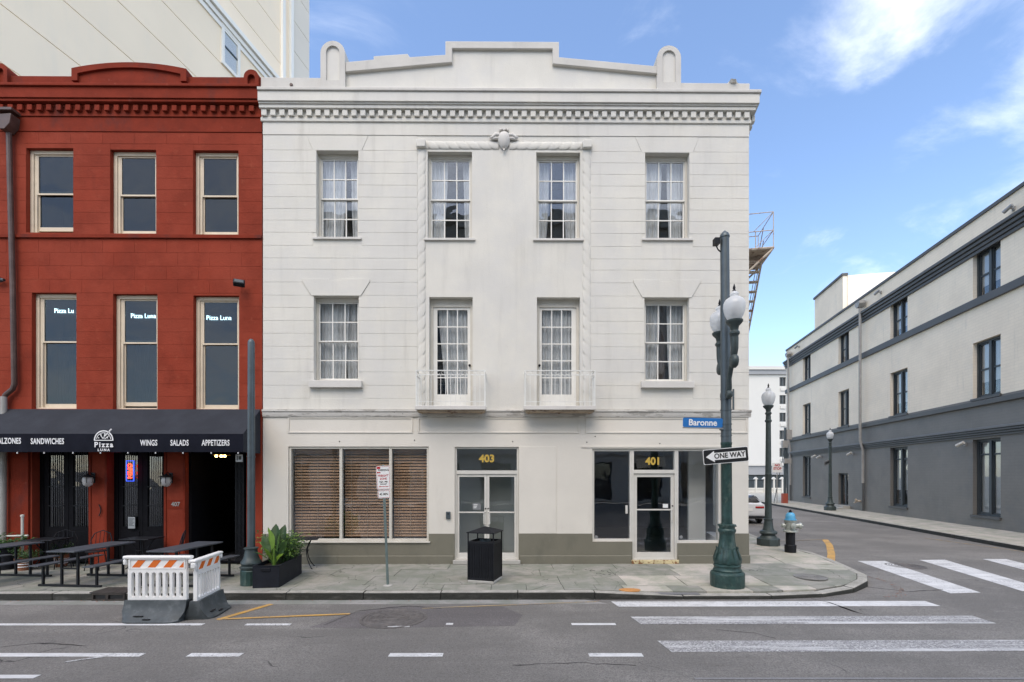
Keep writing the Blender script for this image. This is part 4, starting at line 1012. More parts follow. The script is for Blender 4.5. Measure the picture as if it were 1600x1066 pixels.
MB().wall(XL, XR, zaw, fz(141), R3+R2, 0, RT).build('wall', 'red_stucco', rb)
MB().wall(XL, XR, 0, zaw, RG, 0, RT).build('wall', 'red_stucco', rb)
MB().box(XL, XL+.2, RT, 14, 0, fz(141)).build('side_wall', 'red_stucco', rb); MB().box(XL, XR, 14, 14.2, 0, fz(141)).build('rear_wall', 'red_stucco', rb)
for z in (zaw+.05, fz(410), fz(165)): MB().box(XL+.2, XR-.002, RT, 14, z, z+.15).build('floor_slab', 'room_dark', rb)
MB().box(XL+.2, XR, 4, 4.1, zaw+.2, fz(166)).build('partition', 'room_dark', rb); MB().box(XL+.2, XR, 5, 5.1, 0, zaw).build('partition', 'room_dark', rb); MB().box(XL+.2, XR-.01, RT, 5, -.01, .02).build('ground_floor', 'room_floor', rb)
# scored stucco blocks
rows_y = [206, 232]+[232+19*k for k in range(1, 8)]+[373]
def rblocks(ya, yb, n, holes):
    for k in range(n):
        t_, b_ = ya+(yb-ya)*k/n, ya+(yb-ya)*(k+1)/n; za, zb = RZ(b_)+.0022, RZ(t_)-.0022
        cuts = sorted((h[0], h[1]) for h in holes if h[2] < zb-.04 and h[3] > za+.04)
        xs, segs = XL, []
        for c in cuts: segs.append((xs, c[0])); xs = c[1]
        segs.append((xs, XR))
        for a, b in segs:
            n_ = max(1, round((b-a)/.85)); off = (k % 2)*.5 if n_ > 1 else 0; es = [a]+[a+(b-a)*(q+off*.7)/n_ for q in range(1, n_)]+[b]
            for u, v in zip(es, es[1:]):
                if v-u > .06: MB().box(u+.002, v-.002, -.004-rnd.uniform(0, .0015), -.0005, za, zb).build('stucco_block', 'red_stucco', rb, bevel=.002)
rblocks(207, 368, 9, R3); rblocks(374, 458, 4, []); rblocks(458, 640, 9, R2)
MB().box(XL, XR, -.05, -.0005, RZ(373), RZ(367.5)).build('string_course', 'red_trim', rb, bevel=.006)
MB().box(XL, XR, -.02, -.0005, RZ(206.5), RZ(184.5)).build('frieze', 'red_trim', rb, bevel=.004)
MB().box(XL, XR, -.045, -.0005, RZ(184), RZ(180.5)).build('cornice_band', 'red_trim', rb, bevel=.008)
MB().box(XL, XR, -.035, -.0005, RZ(180.4), RZ(166)).build('dentil_ground', 'red_trim', rb)
MB().box(XL, XR, -.15, -.0005, RZ(165.8), RZ(161.5)).build('bed_moulding', 'red_trim', rb, bevel=.015)
MB().box(XL, XR, -.18, -.0005, RZ(161.4), RZ(145)).build('fascia', 'red_trim', rb, bevel=.008)
MB().box(XL, XR, -.225, .30, RZ(144.9), RZ(140.5)).build('coping', 'red_trim', rb, bevel=.012)
dm2 = MB().box(-.063, .063, -.11, -.034, 0, .145).mesh('dentil', 'red_trim'); k = 0
while True:
    x = fx(396-14.95*k)
    if x < XL+.1: break
    place('dentil', dm2, (x, 0, RZ(177.5)), rb, bevel=.008); k += 1
MB().box(XL, XR, -.02, .24, RZ(140.4), RZ(120.5)).build('parapet_wall', 'red_trim', rb, bevel=.012)
n = 16; pa, pb = fx(117), fx(295); arc = []
for k in range(n+1):
    u = k/n; arc.append((pa+(pb-pa)*u, RZ(112)+(RZ(102.5)-RZ(112))*(1-(2*u-1)**2)))
inn = [(pa+.15+(pb-pa-.3)*(k/n), arc[k][1]-.13) for k in range(n+1)]
m = MB()
for k in range(n): m.prism_xz([arc[k], arc[k+1], inn[k+1], inn[k]], -.10, .30)
zl = RZ(131); m.prism_xz([arc[0], inn[0], (pa+.15, zl), (pa, zl)], -.10, .30); m.prism_xz([inn[-1], arc[-1], (pb, zl), (pb-.15, zl)], -.10, .30)
m.build('arched_coping', 'red_trim', rb)
MB().prism_xz(inn+[(pb-.15, RZ(139)), (pa+.15, RZ(139))], -.045, .28).build('arched_panel', 'red_trim', rb)
for cx_, w_ in ((6, 11.5), (395.5, 11.5)):
    r = fx(cx_+w_)-fx(cx_); xc = fx(cx_); zt = RZ(105 if cx_ < 100 else 112.5); z0 = RZ(140); n = 10
    o = [(xc+r*math.cos(math.pi*k/n), zt-r+r*math.sin(math.pi*k/n)) for k in range(n+1)]; r2 = r*.5
    i2 = [(xc+r2*math.cos(math.pi*k/n), zt-r*1.15+r2*math.sin(math.pi*k/n)) for k in range(n+1)]; zi = RZ(135)
    m = MB()
    for k in range(n): m.prism_xz([o[k], o[k+1], i2[k+1], i2[k]], -.10, .30)
    m.prism_xz([o[0], i2[0], (xc+r2, zi), (xc+r, zi)], -.10, .30); m.prism_xz([i2[-1], o[-1], (xc-r, zi), (xc-r2, zi)], -.10, .30); m.box(xc-r, xc+r, -.10, .30, z0, zi)
    m.build('parapet_finial', 'red_trim', rb); MB().prism_xz(i2+[(xc-r2, zi), (xc+r2, zi)], -.03, .28).build('finial_niche', 'red_trim', rb)
def red_window(h, split, op, seed, neon=None, curt=True):
    x0, x1, z0, z1 = h; y0 = .10; fw = .105
    wd = frame_mb(x0+.003, x1-.003, z0+.002, z1-.003, y0, y0+.15, fw*.8, .05, .09).build('window', 'cream_paint', rb, bevel=.004)
    # wide pulley stile on the left, as the deep box frame shows
    MB().box(x0+.09, x0+.15, y0+.03, y0+.12, z0+.052, z1-.093).build('box_stile', 'cream_paint', wd, bevel=.004)
    a, b, c, d = x0+.15, x1-.088, z0+.052, z1-.093; mid = d-(d-c)*split
    sash(wd, a, b, mid-.02, d, y0+.035, 1, 1, 'cream_paint', 'red_glass', .035, .02, .04)
    lo = c+op; sash(wd, a, b, lo, mid+.02+min(op, .10), y0+.075, 1, 1, 'cream_paint', 'red_glass', .035, .02, .10)
    if neon:
        px, py, s_ = neon
        g = thing('neon_sign', {0: 'white neon name sign in the leftmost window over the awning', 1: 'white neon name sign in the middle window over the awning', 2: 'white neon name sign in the window beside the white building'}[seed], 'neon sign', (0, 0, 0), world=True, group='neon name signs in the windows')
        X, Z = on_y(px, py, .42); text(s_, .18, 0, bold=-.003, ext=.006, sx=.9).xf(T(X, .42, Z, 0, 0, 0)).build('neon_tube', 'neon_white', g)
        MB().box(X-.34, X+.34, .45, .455, Z-.14, Z+.14).build('backing', 'black_metal', g)
    if curt: curtain(rb, x0-.05, x1+.05, z0-.1, mid+.3, .75, m='curtain_dark', seed=seed+40, name='curtain')
red_window(R3[0], .5, .07, 0, curt=False); red_window(R3[1], .5, 0, 1, curt=False); red_window(R3[2], .5, 0, 2, curt=False); red_window(R3[3], .5, 0, 3, curt=False)
red_window(R2[0], .40, 0, 0, neon=(100, 486, 'Pizza Lu')); red_window(R2[1], .40, .06, 1, neon=(224, 494, 'Pizza Luna')); red_window(R2[2], .40, 0, 2, neon=(342, 497, 'Pizza Luna'), curt=False); red_window(R2[3], .40, 0, 3)
# ground-floor gates: door leaves with barred glazing
def gate(h, leaves=2, deep=.20, pz_=.95):
    x0, x1, z0, z1 = h; g = frame_mb(x0, x1, .02, z1, deep, deep+.12, .10, .04).build('gate', 'black_door', rb, bevel=.005)
    for k in range(leaves):
        a = x0+.10+(x1-x0-.20)*k/leaves; b = x0+.10+(x1-x0-.20)*(k+1)/leaves
        l = frame_mb(a+.004, b-.004, .062, z1-.104, deep+.02, deep+.075, .12, pz_-.06).build('door_leaf', 'black_door', g, bevel=.004)
        MB().box(a+.08, b-.08, deep+.005, deep+.019, .18, pz_-.12).build('kick_panel', 'black_door', g, bevel=.005)
        pane(g, a+.124, b-.124, pz_+.002, z1-.224, deep+.05, 'dark_glass', tilt=.3)
        m = MB(); n_ = 6
        for q in range(1, n_+1): xx = a+.124+(b-a-.248)*q/(n_+1); m.box(xx-.007, xx+.007, deep+.008, deep+.0195, pz_, z1-.225)
        for zz in (pz_+.55, pz_+1.05): m.box(a+.124, b-.124, deep-.001, deep+.0075, zz-.01, zz+.01)
        m.build('bar_grille', 'black_metal', g, kind='stuff')
gate(RG[0]); gate(RG[1]); gate(RG[3])
x0, x1, z0, z1 = RG[2]
fg = frame_mb(x0, x1, .02, z1, .12, .30, .07, .02).build('gate_frame', 'black_door', rb)
m = MB()       # folded-back scissor gate at the right jamb
for k in range(7): xx = x1-.10-.035*k; m.box(xx-.008, xx+.008, .05, .07, .03, z1-.1)
for k in range(9): m.tube([(x1-.08, .045, .1+.28*k), (x1-.34, .045, .3+.28*k)], .006, 4); m.tube([(x1-.34, .075, .1+.28*k), (x1-.08, .075, .3+.28*k)], .006, 4)
m.build('folding_gate', 'black_metal', rb)
MB().box(x0+.0, x0+.05, .31, 3.2, .02, z1).build('passage_wall', 'black_door', rb); MB().box(x1+.02, x1+.07, .31, 3.2, .02, z1).build('passage_wall', 'black_door', rb); MB().box(x0, x1+.07, 3.2, 3.25, .02, z1+.4).build('passage_wall', 'black_door', rb)
# pier mouldings
for px in (258.5, 288, 141, 166):
    MB().box(fx(px)-.03, fx(px)+.03, -.02, -.0005, .0, fz(706)).build('pier_edge', 'red_trim', rb, bevel=.005)
MB().box(fx(16), fx(47), -.05, -.0005, 0, fz(700)).build('pier', 'red_trim', rb, bevel=.01)
text('407', .15, 0, bold=.004).xf(T(fx(275), -.018, fz(788))).build('street_number', 'downpipe_grey', rb)
MB().box(fx(262), fx(286), -.012, -.0005, fz(795), fz(781)).build('number_plate', 'red_trim', rb)
cu = MB().tube([(fx(156)+.05*math.sin(t*1.0)*1.0, -.03, fz(806)+.30*t/3.1) for t in [q*.31 for q in range(11)]], .012, 6); cu.build('tie_anchor', 'black_metal', rb)
# awning
aw = thing('awning', 'long charcoal fabric awning with white lettering over the restaurant front', 'awning', (fx(190), 0, fz(706)), world=True)
ap = .83; za, zv, zl = fz(640.5), on_y(200, 678, -ap)[1], on_y(200, 706.5, -ap)[1]; ax1 = XR-.03; ax0 = XL
def sag(u, v):
    x = ax0+(ax1-ax0)*u; f = math.sin(u*math.pi*9); s = -.012*math.sin(math.pi*v)*(1+.6*f)
    return (x, -.04-(ap-.04)*v, za+(zv-za)*v+s)
MB().grid(sag, 90, 8).grid(lambda u, v: (lambda p: (p[0], p[1]+.001, p[2]-.012))(sag(1-u, v)), 90, 8).build('canopy', 'awning_cloth', aw, ang=60)
MB().grid(lambda u, v: (ax0+(ax1-ax0)*u, -ap-.004-.006*math.sin(u*170)*(v), zv-(zv-zl)*v), 400, 4).grid(lambda u, v: (ax1-(ax1-ax0)*u, -ap+.008-.006*math.sin((1-u)*170)*(v), zv-(zv-zl)*v), 400, 4).build('valance', 'awning_valance', aw, ang=60)
for xx in (ax1, ax0): MB().prism_yz([(-.04, za), (-ap, zv), (-ap, zl), (-.04, zl)], xx-.008, xx+.0).build('end_panel', 'awning_cloth', aw)
m = MB(); m.tube([(ax0, -ap+.03, zv-.02), (ax1-.01, -ap+.03, zv-.02)], .015, 6); m.tube([(ax0, -ap+.03, zl+.03), (ax1-.01, -ap+.03, zl+.03)], .012, 6)
for px in (45, 190, 335): m.tube([(fx(px), -ap+.03, zl+.03), (fx(px), -.01, zl+.03)], .012, 6)
m.build('frame', 'black_metal', aw)
AY = -ap-.014
for s_, px, py, sz, sx in (('CALZONES', 12, 689.5, .185, .80), ('SANDWICHES', 74, 690, .185, .80), ('WINGS', 232.5, 692.5, .185, .80), ('SALADS', 280.5, 692.5, .185, .80), ('APPETIZERS', 337, 692.5, .185, .80)):
    X, Z = on_y(px, py, AY); text(s_, sz*1.06, 0, bold=.004, sx=sx*.76, space=1.08).xf(T(X, AY, Z)).build('lettering', 'print_white', aw)
X, Z = on_y(162, 695.3, AY); text('Pizza', .175, 0, bold=.005, space=1.3).xf(T(X, AY, Z)).build('lettering', 'print_white', aw)
X, Z = on_y(162, 703.3, AY); text('LUNA', .085, 0, bold=.003, space=1.5).xf(T(X, AY, Z)).build('lettering', 'print_white', aw)
m = MB(); X, Z = on_y(162, 687.5, AY)      # half-pizza emblem
def ringseg(m, cx, cz, r0, r1, a0, a1, n=14):
    for k in range(n):
        u, v = a0+(a1-a0)*k/n, a0+(a1-a0)*(k+1)/n
        m.prism_xz([(cx+r0*math.cos(u), cz+r0*math.sin(u)), (cx+r0*math.cos(v), cz+r0*math.sin(v)), (cx+r1*math.cos(v), cz+r1*math.sin(v)), (cx+r1*math.cos(u), cz+r1*math.sin(u))], AY-.002, AY+.002)
ringseg(m, X, Z, .205, .232, .0, math.pi*1.0); ringseg(m, X, Z, .165, .18, .1, math.pi*.95)
for q in (.22, .45, .68): m.add(MB().box(.03, .175, AY-.002, AY+.002, -.008, .008), T(X, 0, Z, 0, -math.pi*q, 0))
m.box(X-.232, X+.232, AY-.002, AY+.002, Z-.02, Z)
m.prism_xz([(X+.03, Z+.08), (X+.20, Z+.26), (X+.17, Z+.27), (X+.02, Z+.11)], AY-.002, AY+.002)
for dx, dz in ((-.12, .05), (-.06, .12), (.09, .05), (-.02, .05), (.13, .12)): m.lathe([(0, -.002), (.014, -.002), (.014, .002)], X+dx, AY, Z+dz, 8, axis='y')
m.build('pizza_emblem', 'print_white', aw)
m = MB()
for px in (27, 69, 114, 157, 200, 243, 286, 330, 372): m.lathe([(0, 0), (.012, .0), (.014, .03), (0, .04)], on_y(px, 708, -ap)[0], -ap, zl-.04, 6)
m.build('string_light', 'print_white', aw)
X, Z = on_y(401, 682, -.35)
text('LUNA', .10, 0, bold=.003).xf(T(0, 0, 0, 0, 0, R(90))).xf(T(ax1+.004, -.45, Z-.02)).build('lettering', 'print_white', aw)
# things of the frontage
dp = thing('downpipe', 'brown downpipe with square rain head running down the red facade', 'downpipe', (fx(15), 0, 0), world=True)
def rp(px, py, y=-.10): X, Z = on_y(px, py, y); return (X, y, Z)
MB().prism_xz([rp(-2, 186)[::2], rp(27, 184)[::2], rp(25, 199)[::2], rp(17, 208)[::2], rp(9, 208)[::2], rp(0, 199)[::2]], -.26, -.02).build('rain_head', 'downpipe_brown', dp, bevel=.01)
MB().box(rp(-4, 0)[0], rp(29, 0)[0], -.28, -.015, RZ(185), RZ(181)).build('rim', 'downpipe_brown', dp, bevel=.006)
MB().tube([rp(14, 207), rp(16, 300), rp(20, 450), rp(22.5, 600), rp(20, 608), rp(9, 617), rp(6, 622), rp(6, 634)], .058, 10).build('pipe', 'downpipe_brown', dp)
MB().tube([rp(6, 620, -.13), rp(4.5, 870, -.13)], .065, 12).build('lower_pipe', 'downpipe_grey', dp)
fl = thing('floodlight', 'small black floodlight on the red wall by the white building', 'floodlight', (fx(378), -.02, fz(446, 378)))
MB().tube([(0, .02, 0), (.0, -.10, -.0), (.03, -.15, -.04)], .02, 8).build('bracket', 'black_metal', fl)
m = MB().box(-.13, .13, -.06, .06, -.09, .09); m.xf(T(.05, -.20, -.03, R(-40), 0, R(25))).build('housing', 'black_metal', fl, bevel=.015)
MB().box(-.10, .10, -.066, -.061, -.06, .06).xf(T(.05, -.20, -.03, R(-40), 0, R(25))).build('lens', 'lamp_grey', fl)
ar = thing('pipe_arm', 'short pale pipe arm at the left edge of the red wall', 'pipe', (fx(5), -.1, fz(440, 5)))
MB().tube([(-.6, 0, .0), (.13, 0, .0)], .04, 8).build('arm', 'lamp_grey', ar); MB().lathe([(0, -.04), (.06, -.04), (.06, .03), (0, .04)], .02, 0, 0, 10, axis='x').build('clamp', 'lamp_grey', ar)
def lantern(px, label):
    t = thing('wall_lantern', label, 'lantern', (fx(px), -.01, fz(752, px)), group='wall lanterns under the awning')
    MB().box(-.05, .05, -.0, .01, -.05, .22).build('back_plate', 'black_metal', t); MB().tube([(0, 0, .16), (0, -.10, .22), (0, -.16, .19)], .012, 6).build('arm', 'black_metal', t)
    MB().lathe([(.0, .20), (.04, .17), (.15, .12), (.16, .10), (.0, .10)], 0, -.16, 0, 12).build('cap', 'black_metal', t)
    MB().lathe([(.10, .10), (.12, .02), (.10, -.08), (.05, -.13), (0, -.14)], 0, -.16, 0, 12).build('shade', 'globe_glass', t)
    m = MB(); [m.tube([(.11*math.cos(a), -.16+.11*math.sin(a), .10), (.13*math.cos(a), -.16+.13*math.sin(a), .0), (.05*math.cos(a), -.16+.05*math.sin(a), -.135)], .006, 4) for a in [k*math.pi/3 for k in range(6)]]; m.build('cage', 'black_metal', t)
lantern(146, 'caged wall lantern on the red pier between the two barred doors'); lantern(267, 'caged wall lantern above the street number on the red pier')
ns = thing('neon_open_sign', 'red and blue neon open sign hung sideways in the barred door', 'neon sign', (0, 0, 0), world=True)
X, Z = on_y(202.5, 736, .10); text('OPEN', .15, 0, bold=.002, ext=.006).xf(T(0, 0, 0, 0, R(90), 0)).xf(T(X, .10, Z)).build('neon_tube', 'neon_red', ns)
frame_mb(X-.10, X+.10, Z-.27, Z+.27, .11, .125, .012).build('border_tube', 'neon_blue', ns)
pn = thing('paper_notice', 'white paper notice taped inside the barred door', 'notice', (0, 0, 0), world=True)
X, Z = on_y(205.5, 817, .15); MB().box(X-.09, X+.09, .15, .154, Z-.15, Z+.15).build('sheet', 'sign_grey', pn)
m = MB(); [m.box(X-.07, X+.07-.02*(k % 3), .147, .149, Z+.10-.03*k, Z+.112-.03*k) for k in range(7)]; m.build('print', 'sign_black', pn)
pt = thing('ceiling_lamp', 'glowing brass ceiling lamp with three bulbs in the dark doorway', 'lamp', (fx(346, .3), .30, on_y(347, 713, .3)[1]))
MB().tube([(0, 0, .05), (0, 0, .3)], .01, 6).build('rod', 'black_metal', pt); MB().lathe([(0, .06), (.20, .05), (.22, .03), (0, .03)], 0, 0, 0, 14).build('plate', 'gold_leaf', pt)
for k in range(3): MB().lathe([(0, -.03), (.028, -.02), (.035, .0), (.02, .03), (0, .03)], -.11+.11*k, -.04+.03*(k % 2), 0, 10).build('bulb', 'bulb', pt)
hs = thing('hanging_sign', 'small white sign hanging beside the grey lamp post', 'sign', (fx(384), -.30, on_y(384, 716, -.3)[1]))
MB().box(-.09, .09, -.01, .01, -.10, .10).build('board', 'sign_grey', hs, bevel=.01); MB().tube([(0, 0, .1), (0, 0, .22)], .006, 5).build('hook', 'black_metal', hs)
MB().box(-.06, -.03, -.013, -.0105, -.06, .06).box(-.01, .06, -.013, -.0105, -.04, .05).build('mark', 'sign_black', hs)
sp_ = thing('standpipe', 'pale standpipe with a cross arm before the left red pier', 'pipe', (fx(35, -.45), -.45, 0))
MB().tube([(0, 0, 0), (0, 0, 1.28)], .028, 8).build('upright', 'pipe_white', sp_); MB().lathe([(0, 1.26), (.04, 1.27), (.04, 1.31), (0, 1.33)], seg=8).build('cap', 'pipe_white', sp_)
MB().tube([(-.7, 0, .78), (.14, 0, .80)], .022, 8).build('cross_arm', 'pipe_white', sp_)

# ================================================================ plain tower behind
tk = 25.0; TX = (0-CX)/F*tk                # wall line passes here at depth tk from the camera
tw = thing('tower_block', 'tall plain beige concrete block with slanting panel joints behind the red building', 'building', (TX+SK*(14-12.6), 14-0.0, 0), -SA)
# local frame: x = along the wall (away from the street), y = into the block
def tl(px, py=None):     # position along the wall of a pixel column (and height of a row)
    v = raydir(px, HY if py is None else py)
    ox, oy = tw.location.x, tw.location.y; ux, uy = math.sin(SA), math.cos(SA)
    # camera (0,-D): v.x*t = ox+ux*s ; -D+v.y*t = oy+uy*s
    det = v.x*(-uy)+ux*v.y; t = (ox*(-uy)+ux*(oy+D))/det; s = (v.x*(oy+D)-v.y*ox)/det
    return s, HC+v.z*t
tw.rotation_euler = (0, 0, R(90)-SA)       # local +x runs along the wall, local +y into the block (to the left)
s_end = tl(483.5)[0]; s_str = tl(440)[0]; s_str2 = tl(453)[0]
ZT = 62
MB().box(-14, s_end, .05, 16, 0, ZT).build('wall', 'tower_panel', tw)
zs_ = [tl(0, 97)[1]+3.08*k for k in range(-5, 13)]
for za, zb in zip(zs_, zs_[1:]):
    e = [-14, -6, 2, 10, s_str-.02]
    MB().box(-14, s_str-.05, -.001, .049, za+.03, zb-.03).build('wall_panel', 'tower_panel', tw)
    MB().box(s_str2+.35, s_end-.02, -.001, .049, za+.03, zb-.03).build('wall_panel', 'tower_panel_dark', tw)
for s in (s_str, s_str2): MB().box(s-.12, s+.28, -.25, .05, 0, ZT).build('pilaster', 'tower_white', tw)
zc = tl(435, 125)[1]
zc = (tl(435, 125)[1]+tl(327, 0)[1])/2
for dz, y in ((0, -.45), (-.45, -.25), (-.9, -.12)): MB().box(-14, s_str-.13, y, -.002, zc+dz-.40, zc+dz).build('cornice', 'tower_white', tw)
def twwin(p0, p1, ytop, ybot):
    sa, z1 = tl(p0, ytop); sb, _ = tl(p1, HY); _, z0 = tl(p0, ybot)
    w_ = frame_mb(sa, sb, z0, z1, -.14, -.002, .28).build('window', 'tower_white', tw)
    MB().box(sa+.28, sb-.28, -.06, -.055, z0+.28, z1-.28).build('pane', 'shop_glass', w_); MB().box(sa+.28, sb-.28, -.05, -.003, z0+.28, z1-.28).build('shade', 'tower_white', w_)
    MB().box(sa+.28, sb-.28, -.12, -.061, (z0+z1)/2-.06, (z0+z1)/2+.06).build('meeting_rail', 'lamp_grey', w_)
twwin(345, 373.5, 35, 98)
# ================================================================ grey and cream building across the side street
gx0, gy0 = gnd(1600, 833, 0)
gb = thing('brick_building', 'long three storey building, cream brick above a dark grey painted base, across the side street', 'building', (gx0, gy0, 0), R(90)-SA)
gux, guy = math.sin(SA), math.cos(SA)
def gl(px, py=None):
    v = raydir(px, HY if py is None else py); det = v.x*(-guy)+gux*v.y
    t = (gx0*(-guy)+gux*(gy0+D))/det; s = (v.x*(gy0+D)-v.y*gx0)/det
    return s, HC+v.z*t
# local: x along the wall away from us, +y towards the left (the street) -> the wall's face looks to +y; build with y negative inward
def gz(px, py): return gl(px, py)[1]
sE = gl(1228.5)[0]; sN = -9.0
WC = []   # (s0, s1) window columns
for a, b in ((1520, 1563.5), (1391, 1418), (1310, 1326.5), (1254.5, 1266.5)): WC.append((gl(b)[0], gl(a)[0]))
WC.append((WC[0][0]-6.6, WC[0][1]-6.6))
zsp = gz(1562, 616.5); zmo1, zmo0 = gz(1600, 660), gz(1600, 672)
z3 = (gz(1562, 453.5), gz(1562, 372.5)); z2 = (gz(1562, 615.5), gz(1562, 522)); z1_ = (gz(1562, 809), gz(1562, 683.5))
dz0, dz1 = .22, gz(1330, 739.5)
def flip(m): m.v = [(x, -y, z) for x, y, z in m.v]; m.f = [f[::-1] for f in m.f]; return m
up = [(a, b, *z3) for a, b in WC]+[(a, b, *z2) for a, b in WC]
lo = [(a, b, *z1_) for k, (a, b) in enumerate(WC) if k != 2]+[(WC[2][0]+.1, WC[2][1]+.0, dz0, dz1)]
ZR = gz(1600, 287)
flip(MB().wall(sN, sE, zsp, ZR-.10, up, 0, .4)).build('wall', 'brick_cream', gb)
flip(MB().wall(sN, sE, 0, zsp, lo, 0, .45)).build('wall', 'brick_grey', gb)
flip(MB().box(sE-.4, sE, .46, 14, 0, ZR)).build('end_wall', 'brick_cream', gb); flip(MB().box(sN, sN+.4, .46, 14, 0, ZR)).build('end_wall', 'brick_cream', gb)
flip(MB().box(sN+.4, sE-.4, 13.6, 14, 0, ZR)).build('rear_wall', 'brick_cream', gb); flip(MB().box(sN+.4, sE-.4, .41, 13.6, ZR-.9, ZR-.7)).build('roof', 'brick_cream', gb)
flip(MB().box(sN+.4, sE-.4, 2.5, 2.6, 0, ZR-1)).build('partition', 'room_dark', gb)
for z in (zsp-.1, z2[1]+.6): flip(MB().box(sN+.4, sE-.4, .46, 2.5, z, z+.15)).build('floor_slab', 'room_dark', gb)
flip(MB().box(sN, gl(1309)[0], -.07, .43, ZR-.099, ZR+.05)).build('coping', 'trim_dark', gb)
flip(MB().box(gl(1317)[0]-.1, sE, -.07, .43, ZR-.099, ZR+.05)).build('coping', 'trim_dark', gb)
# raised end block on the roof
h0, h1 = gl(1317)[0], gl(1273)[0]; zh = gz(1317, 431)
flip(MB().box(h0, h1, -.002, 6.0, ZR-.095, zh)).build('roof_block', 'brick_cream', gb); flip(MB().box(h0-.07, h1+.07, -.09, .30, zh+.001, zh+.16)).build('coping', 'trim_dark', gb)
flip(MB().box(h0-.08, h0-.003, .31, 5.9, ZR+.0, zh-.05)).build('roof_cladding', 'tower_white', gb)
# mouldings
zc1, zc0 = gz(1600, 329), gz(1600, 355)
st = (zc1-zc0)/4
for k, pj in enumerate((.30, .22, .14, .08)): flip(MB().box(sN, sE+.1, -pj, -.001, zc1-st*(k+1)+.012, zc1-st*k)).build('cornice_moulding', 'trim_dark', gb, bevel=.02)
za_, zb_2 = gz(1600, 432), gz(1600, 446)
flip(MB().box(sN, sE, -.12, -.001, zb_2, za_)).build('string_course', 'trim_dark', gb, bevel=.02)
flip(MB().box(sN, sE, -.14, -.001, gz(1600, 622), gz(1600, 613))).build('string_course', 'trim_dark', gb, bevel=.02)
mat('trim_mid', (.15, .155, .16), .6, .06, 1)
flip(MB().box(sN, sE, -.20, -.001, gz(1600, 664.5), gz(1600, 660))).build('ledge', 'trim_mid', gb, bevel=.02)
for k in range(3):
    a, b = 665+k*4, 668.4+k*4
    flip(MB().box(sN, sE, -(.16-.045*k), -.001, gz(1600, b), gz(1600, a))).build('ledge_moulding', 'trim_dark', gb, bevel=.01)
mat('roller_shade', (.50, .51, .50), .8, .04, 2)
def gwin(s0, s1, z0, z1, big=False):
    y0 = .16
    w_ = flip(frame_mb(s0+.005, s1-.005, z0+.005, z1-.005, y0, y0+.14, .09, .08)).build('window', 'frame_dark', gb)
    mid = (s0+s1)/2; flip(MB().box(mid-.07, mid+.07, y0-.01, y0+.13, z0+.09, z1-.10)).build('mullion', 'frame_dark', w_)
    zm = z0+(z1-z0)*(.8 if big else .5)
    for a, b in ((s0+.10, mid-.07), (mid+.07, s1-.10)):
        f = frame_mb(a, b, z0+.09, z1-.10, y0+.05, y0+.10, .06); f.box(a+.06, b-.06, y0+.045, y0+.095, zm-.04, zm+.04); flip(f).build('sash', 'frame_dark', w_)
        for c, d in ((z0+.15, zm-.04), (zm+.04, z1-.16)):
            flip(MB().box(a+.06, b-.06, y0+.07, y0+.075, c, d)).build('pane', 'window_glass', w_)
    if not big or True: flip(MB().box(s0, s1, y0+.13, y0+.14, z0+(z1-z0)*rnd.choice((.0, .02, .28)), z1)).build('roller_shade', 'roller_shade', gb)
    flip(MB().box(s0-.05, s1+.05, -.08, y0, z0-.10, z0+.004)).build('sill', 'trim_dark', gb)
for k, (a, b) in enumerate(WC):
    gwin(a, b, *z3); gwin(a, b, *z2)
    if k != 2: gwin(a, b, *z1_, big=True)
a, b = WC[2][0]+.1, WC[2][1]
d_ = flip(frame_mb(a+.005, b-.005, dz0, dz1-.005, .15, .27, .09, .05)).build('door', 'frame_dark', gb); mid = (a+b)/2
flip(MB().box(mid-.08, mid+.08, .16, .26, dz0+.06, dz1-.1)).build('meeting_stile', 'frame_dark', d_)
for u, v in ((a+.095, mid-.08), (mid+.08, b-.095)): flip(MB().box(u, v, .2, .205, dz0+.25, dz1-.1)).build('pane', 'window_glass', d_)
flip(MB().box(a-.3, b+.15, -.45, -.001, 0, .20)).build('step', 'concrete_stone', gb, bevel=.01); flip(MB().box(a-.6, b+.3, -.85, -.451, 0, .10)).build('step', 'concrete_stone', gb, bevel=.01)
# downpipes and wall fittings
for px, ptop, pk, pbot, nm in ((1351.5, 478, 712, 755, 'grey downpipe beside the barred door of the grey and cream building'), (1237, 556, 725, 758, 'grey downpipe near the far end of the grey and cream building')):
    s = gl(px)[0]; zt, zk, zb = gz(px, ptop), gz(px, 688), gz(px, pbot)
    t = thing('downpipe', nm, 'downpipe', (gx0+gux*s, gy0+guy*s, 0), R(90)-SA)
    MB().tube([(0, .28, zt), (0, .28, zk), (-.0, .12, zk-.6), (0, .12, zb)], .085, 8).build('pipe', 'downpipe_grey', t); MB().tube([(0, .10, zb-.001), (0, .10, .02)], .07, 8).build('lower_pipe', 'trim_dark', t)
    MB().prism_xz([(-.3, zt+.28), (.3, zt+.28), (.3, zt+.12), (.12, zt-.1), (-.12, zt-.1), (-.3, zt+.12)], .1, .46).build('rain_head', 'downpipe_grey', t)
def fitting(px, py, label, kind):
    s, z = gl(px, py); t = thing('wall_light' if kind else 'security_camera', label, 'light' if kind else 'camera', (gx0+gux*s, gy0+guy*s, z), R(90)-SA)
    MB().box(-.06, .06, .0, .05, -.08, .08).build('base', 'downpipe_grey', t); MB().tube([(0, .05, 0), (-.02, .2, .03)], .03, 6).build('arm', 'downpipe_grey', t)
    m = MB().lathe([(0, -.20), (.07, -.20), (.08, .14), (.0, .16)], 0, 0, 0, 10, axis='x'); m.xf(T(-.03, .27, -.02, 0, R(25), R(20))).build('body', 'sign_grey' if kind else 'pipe_white', t)
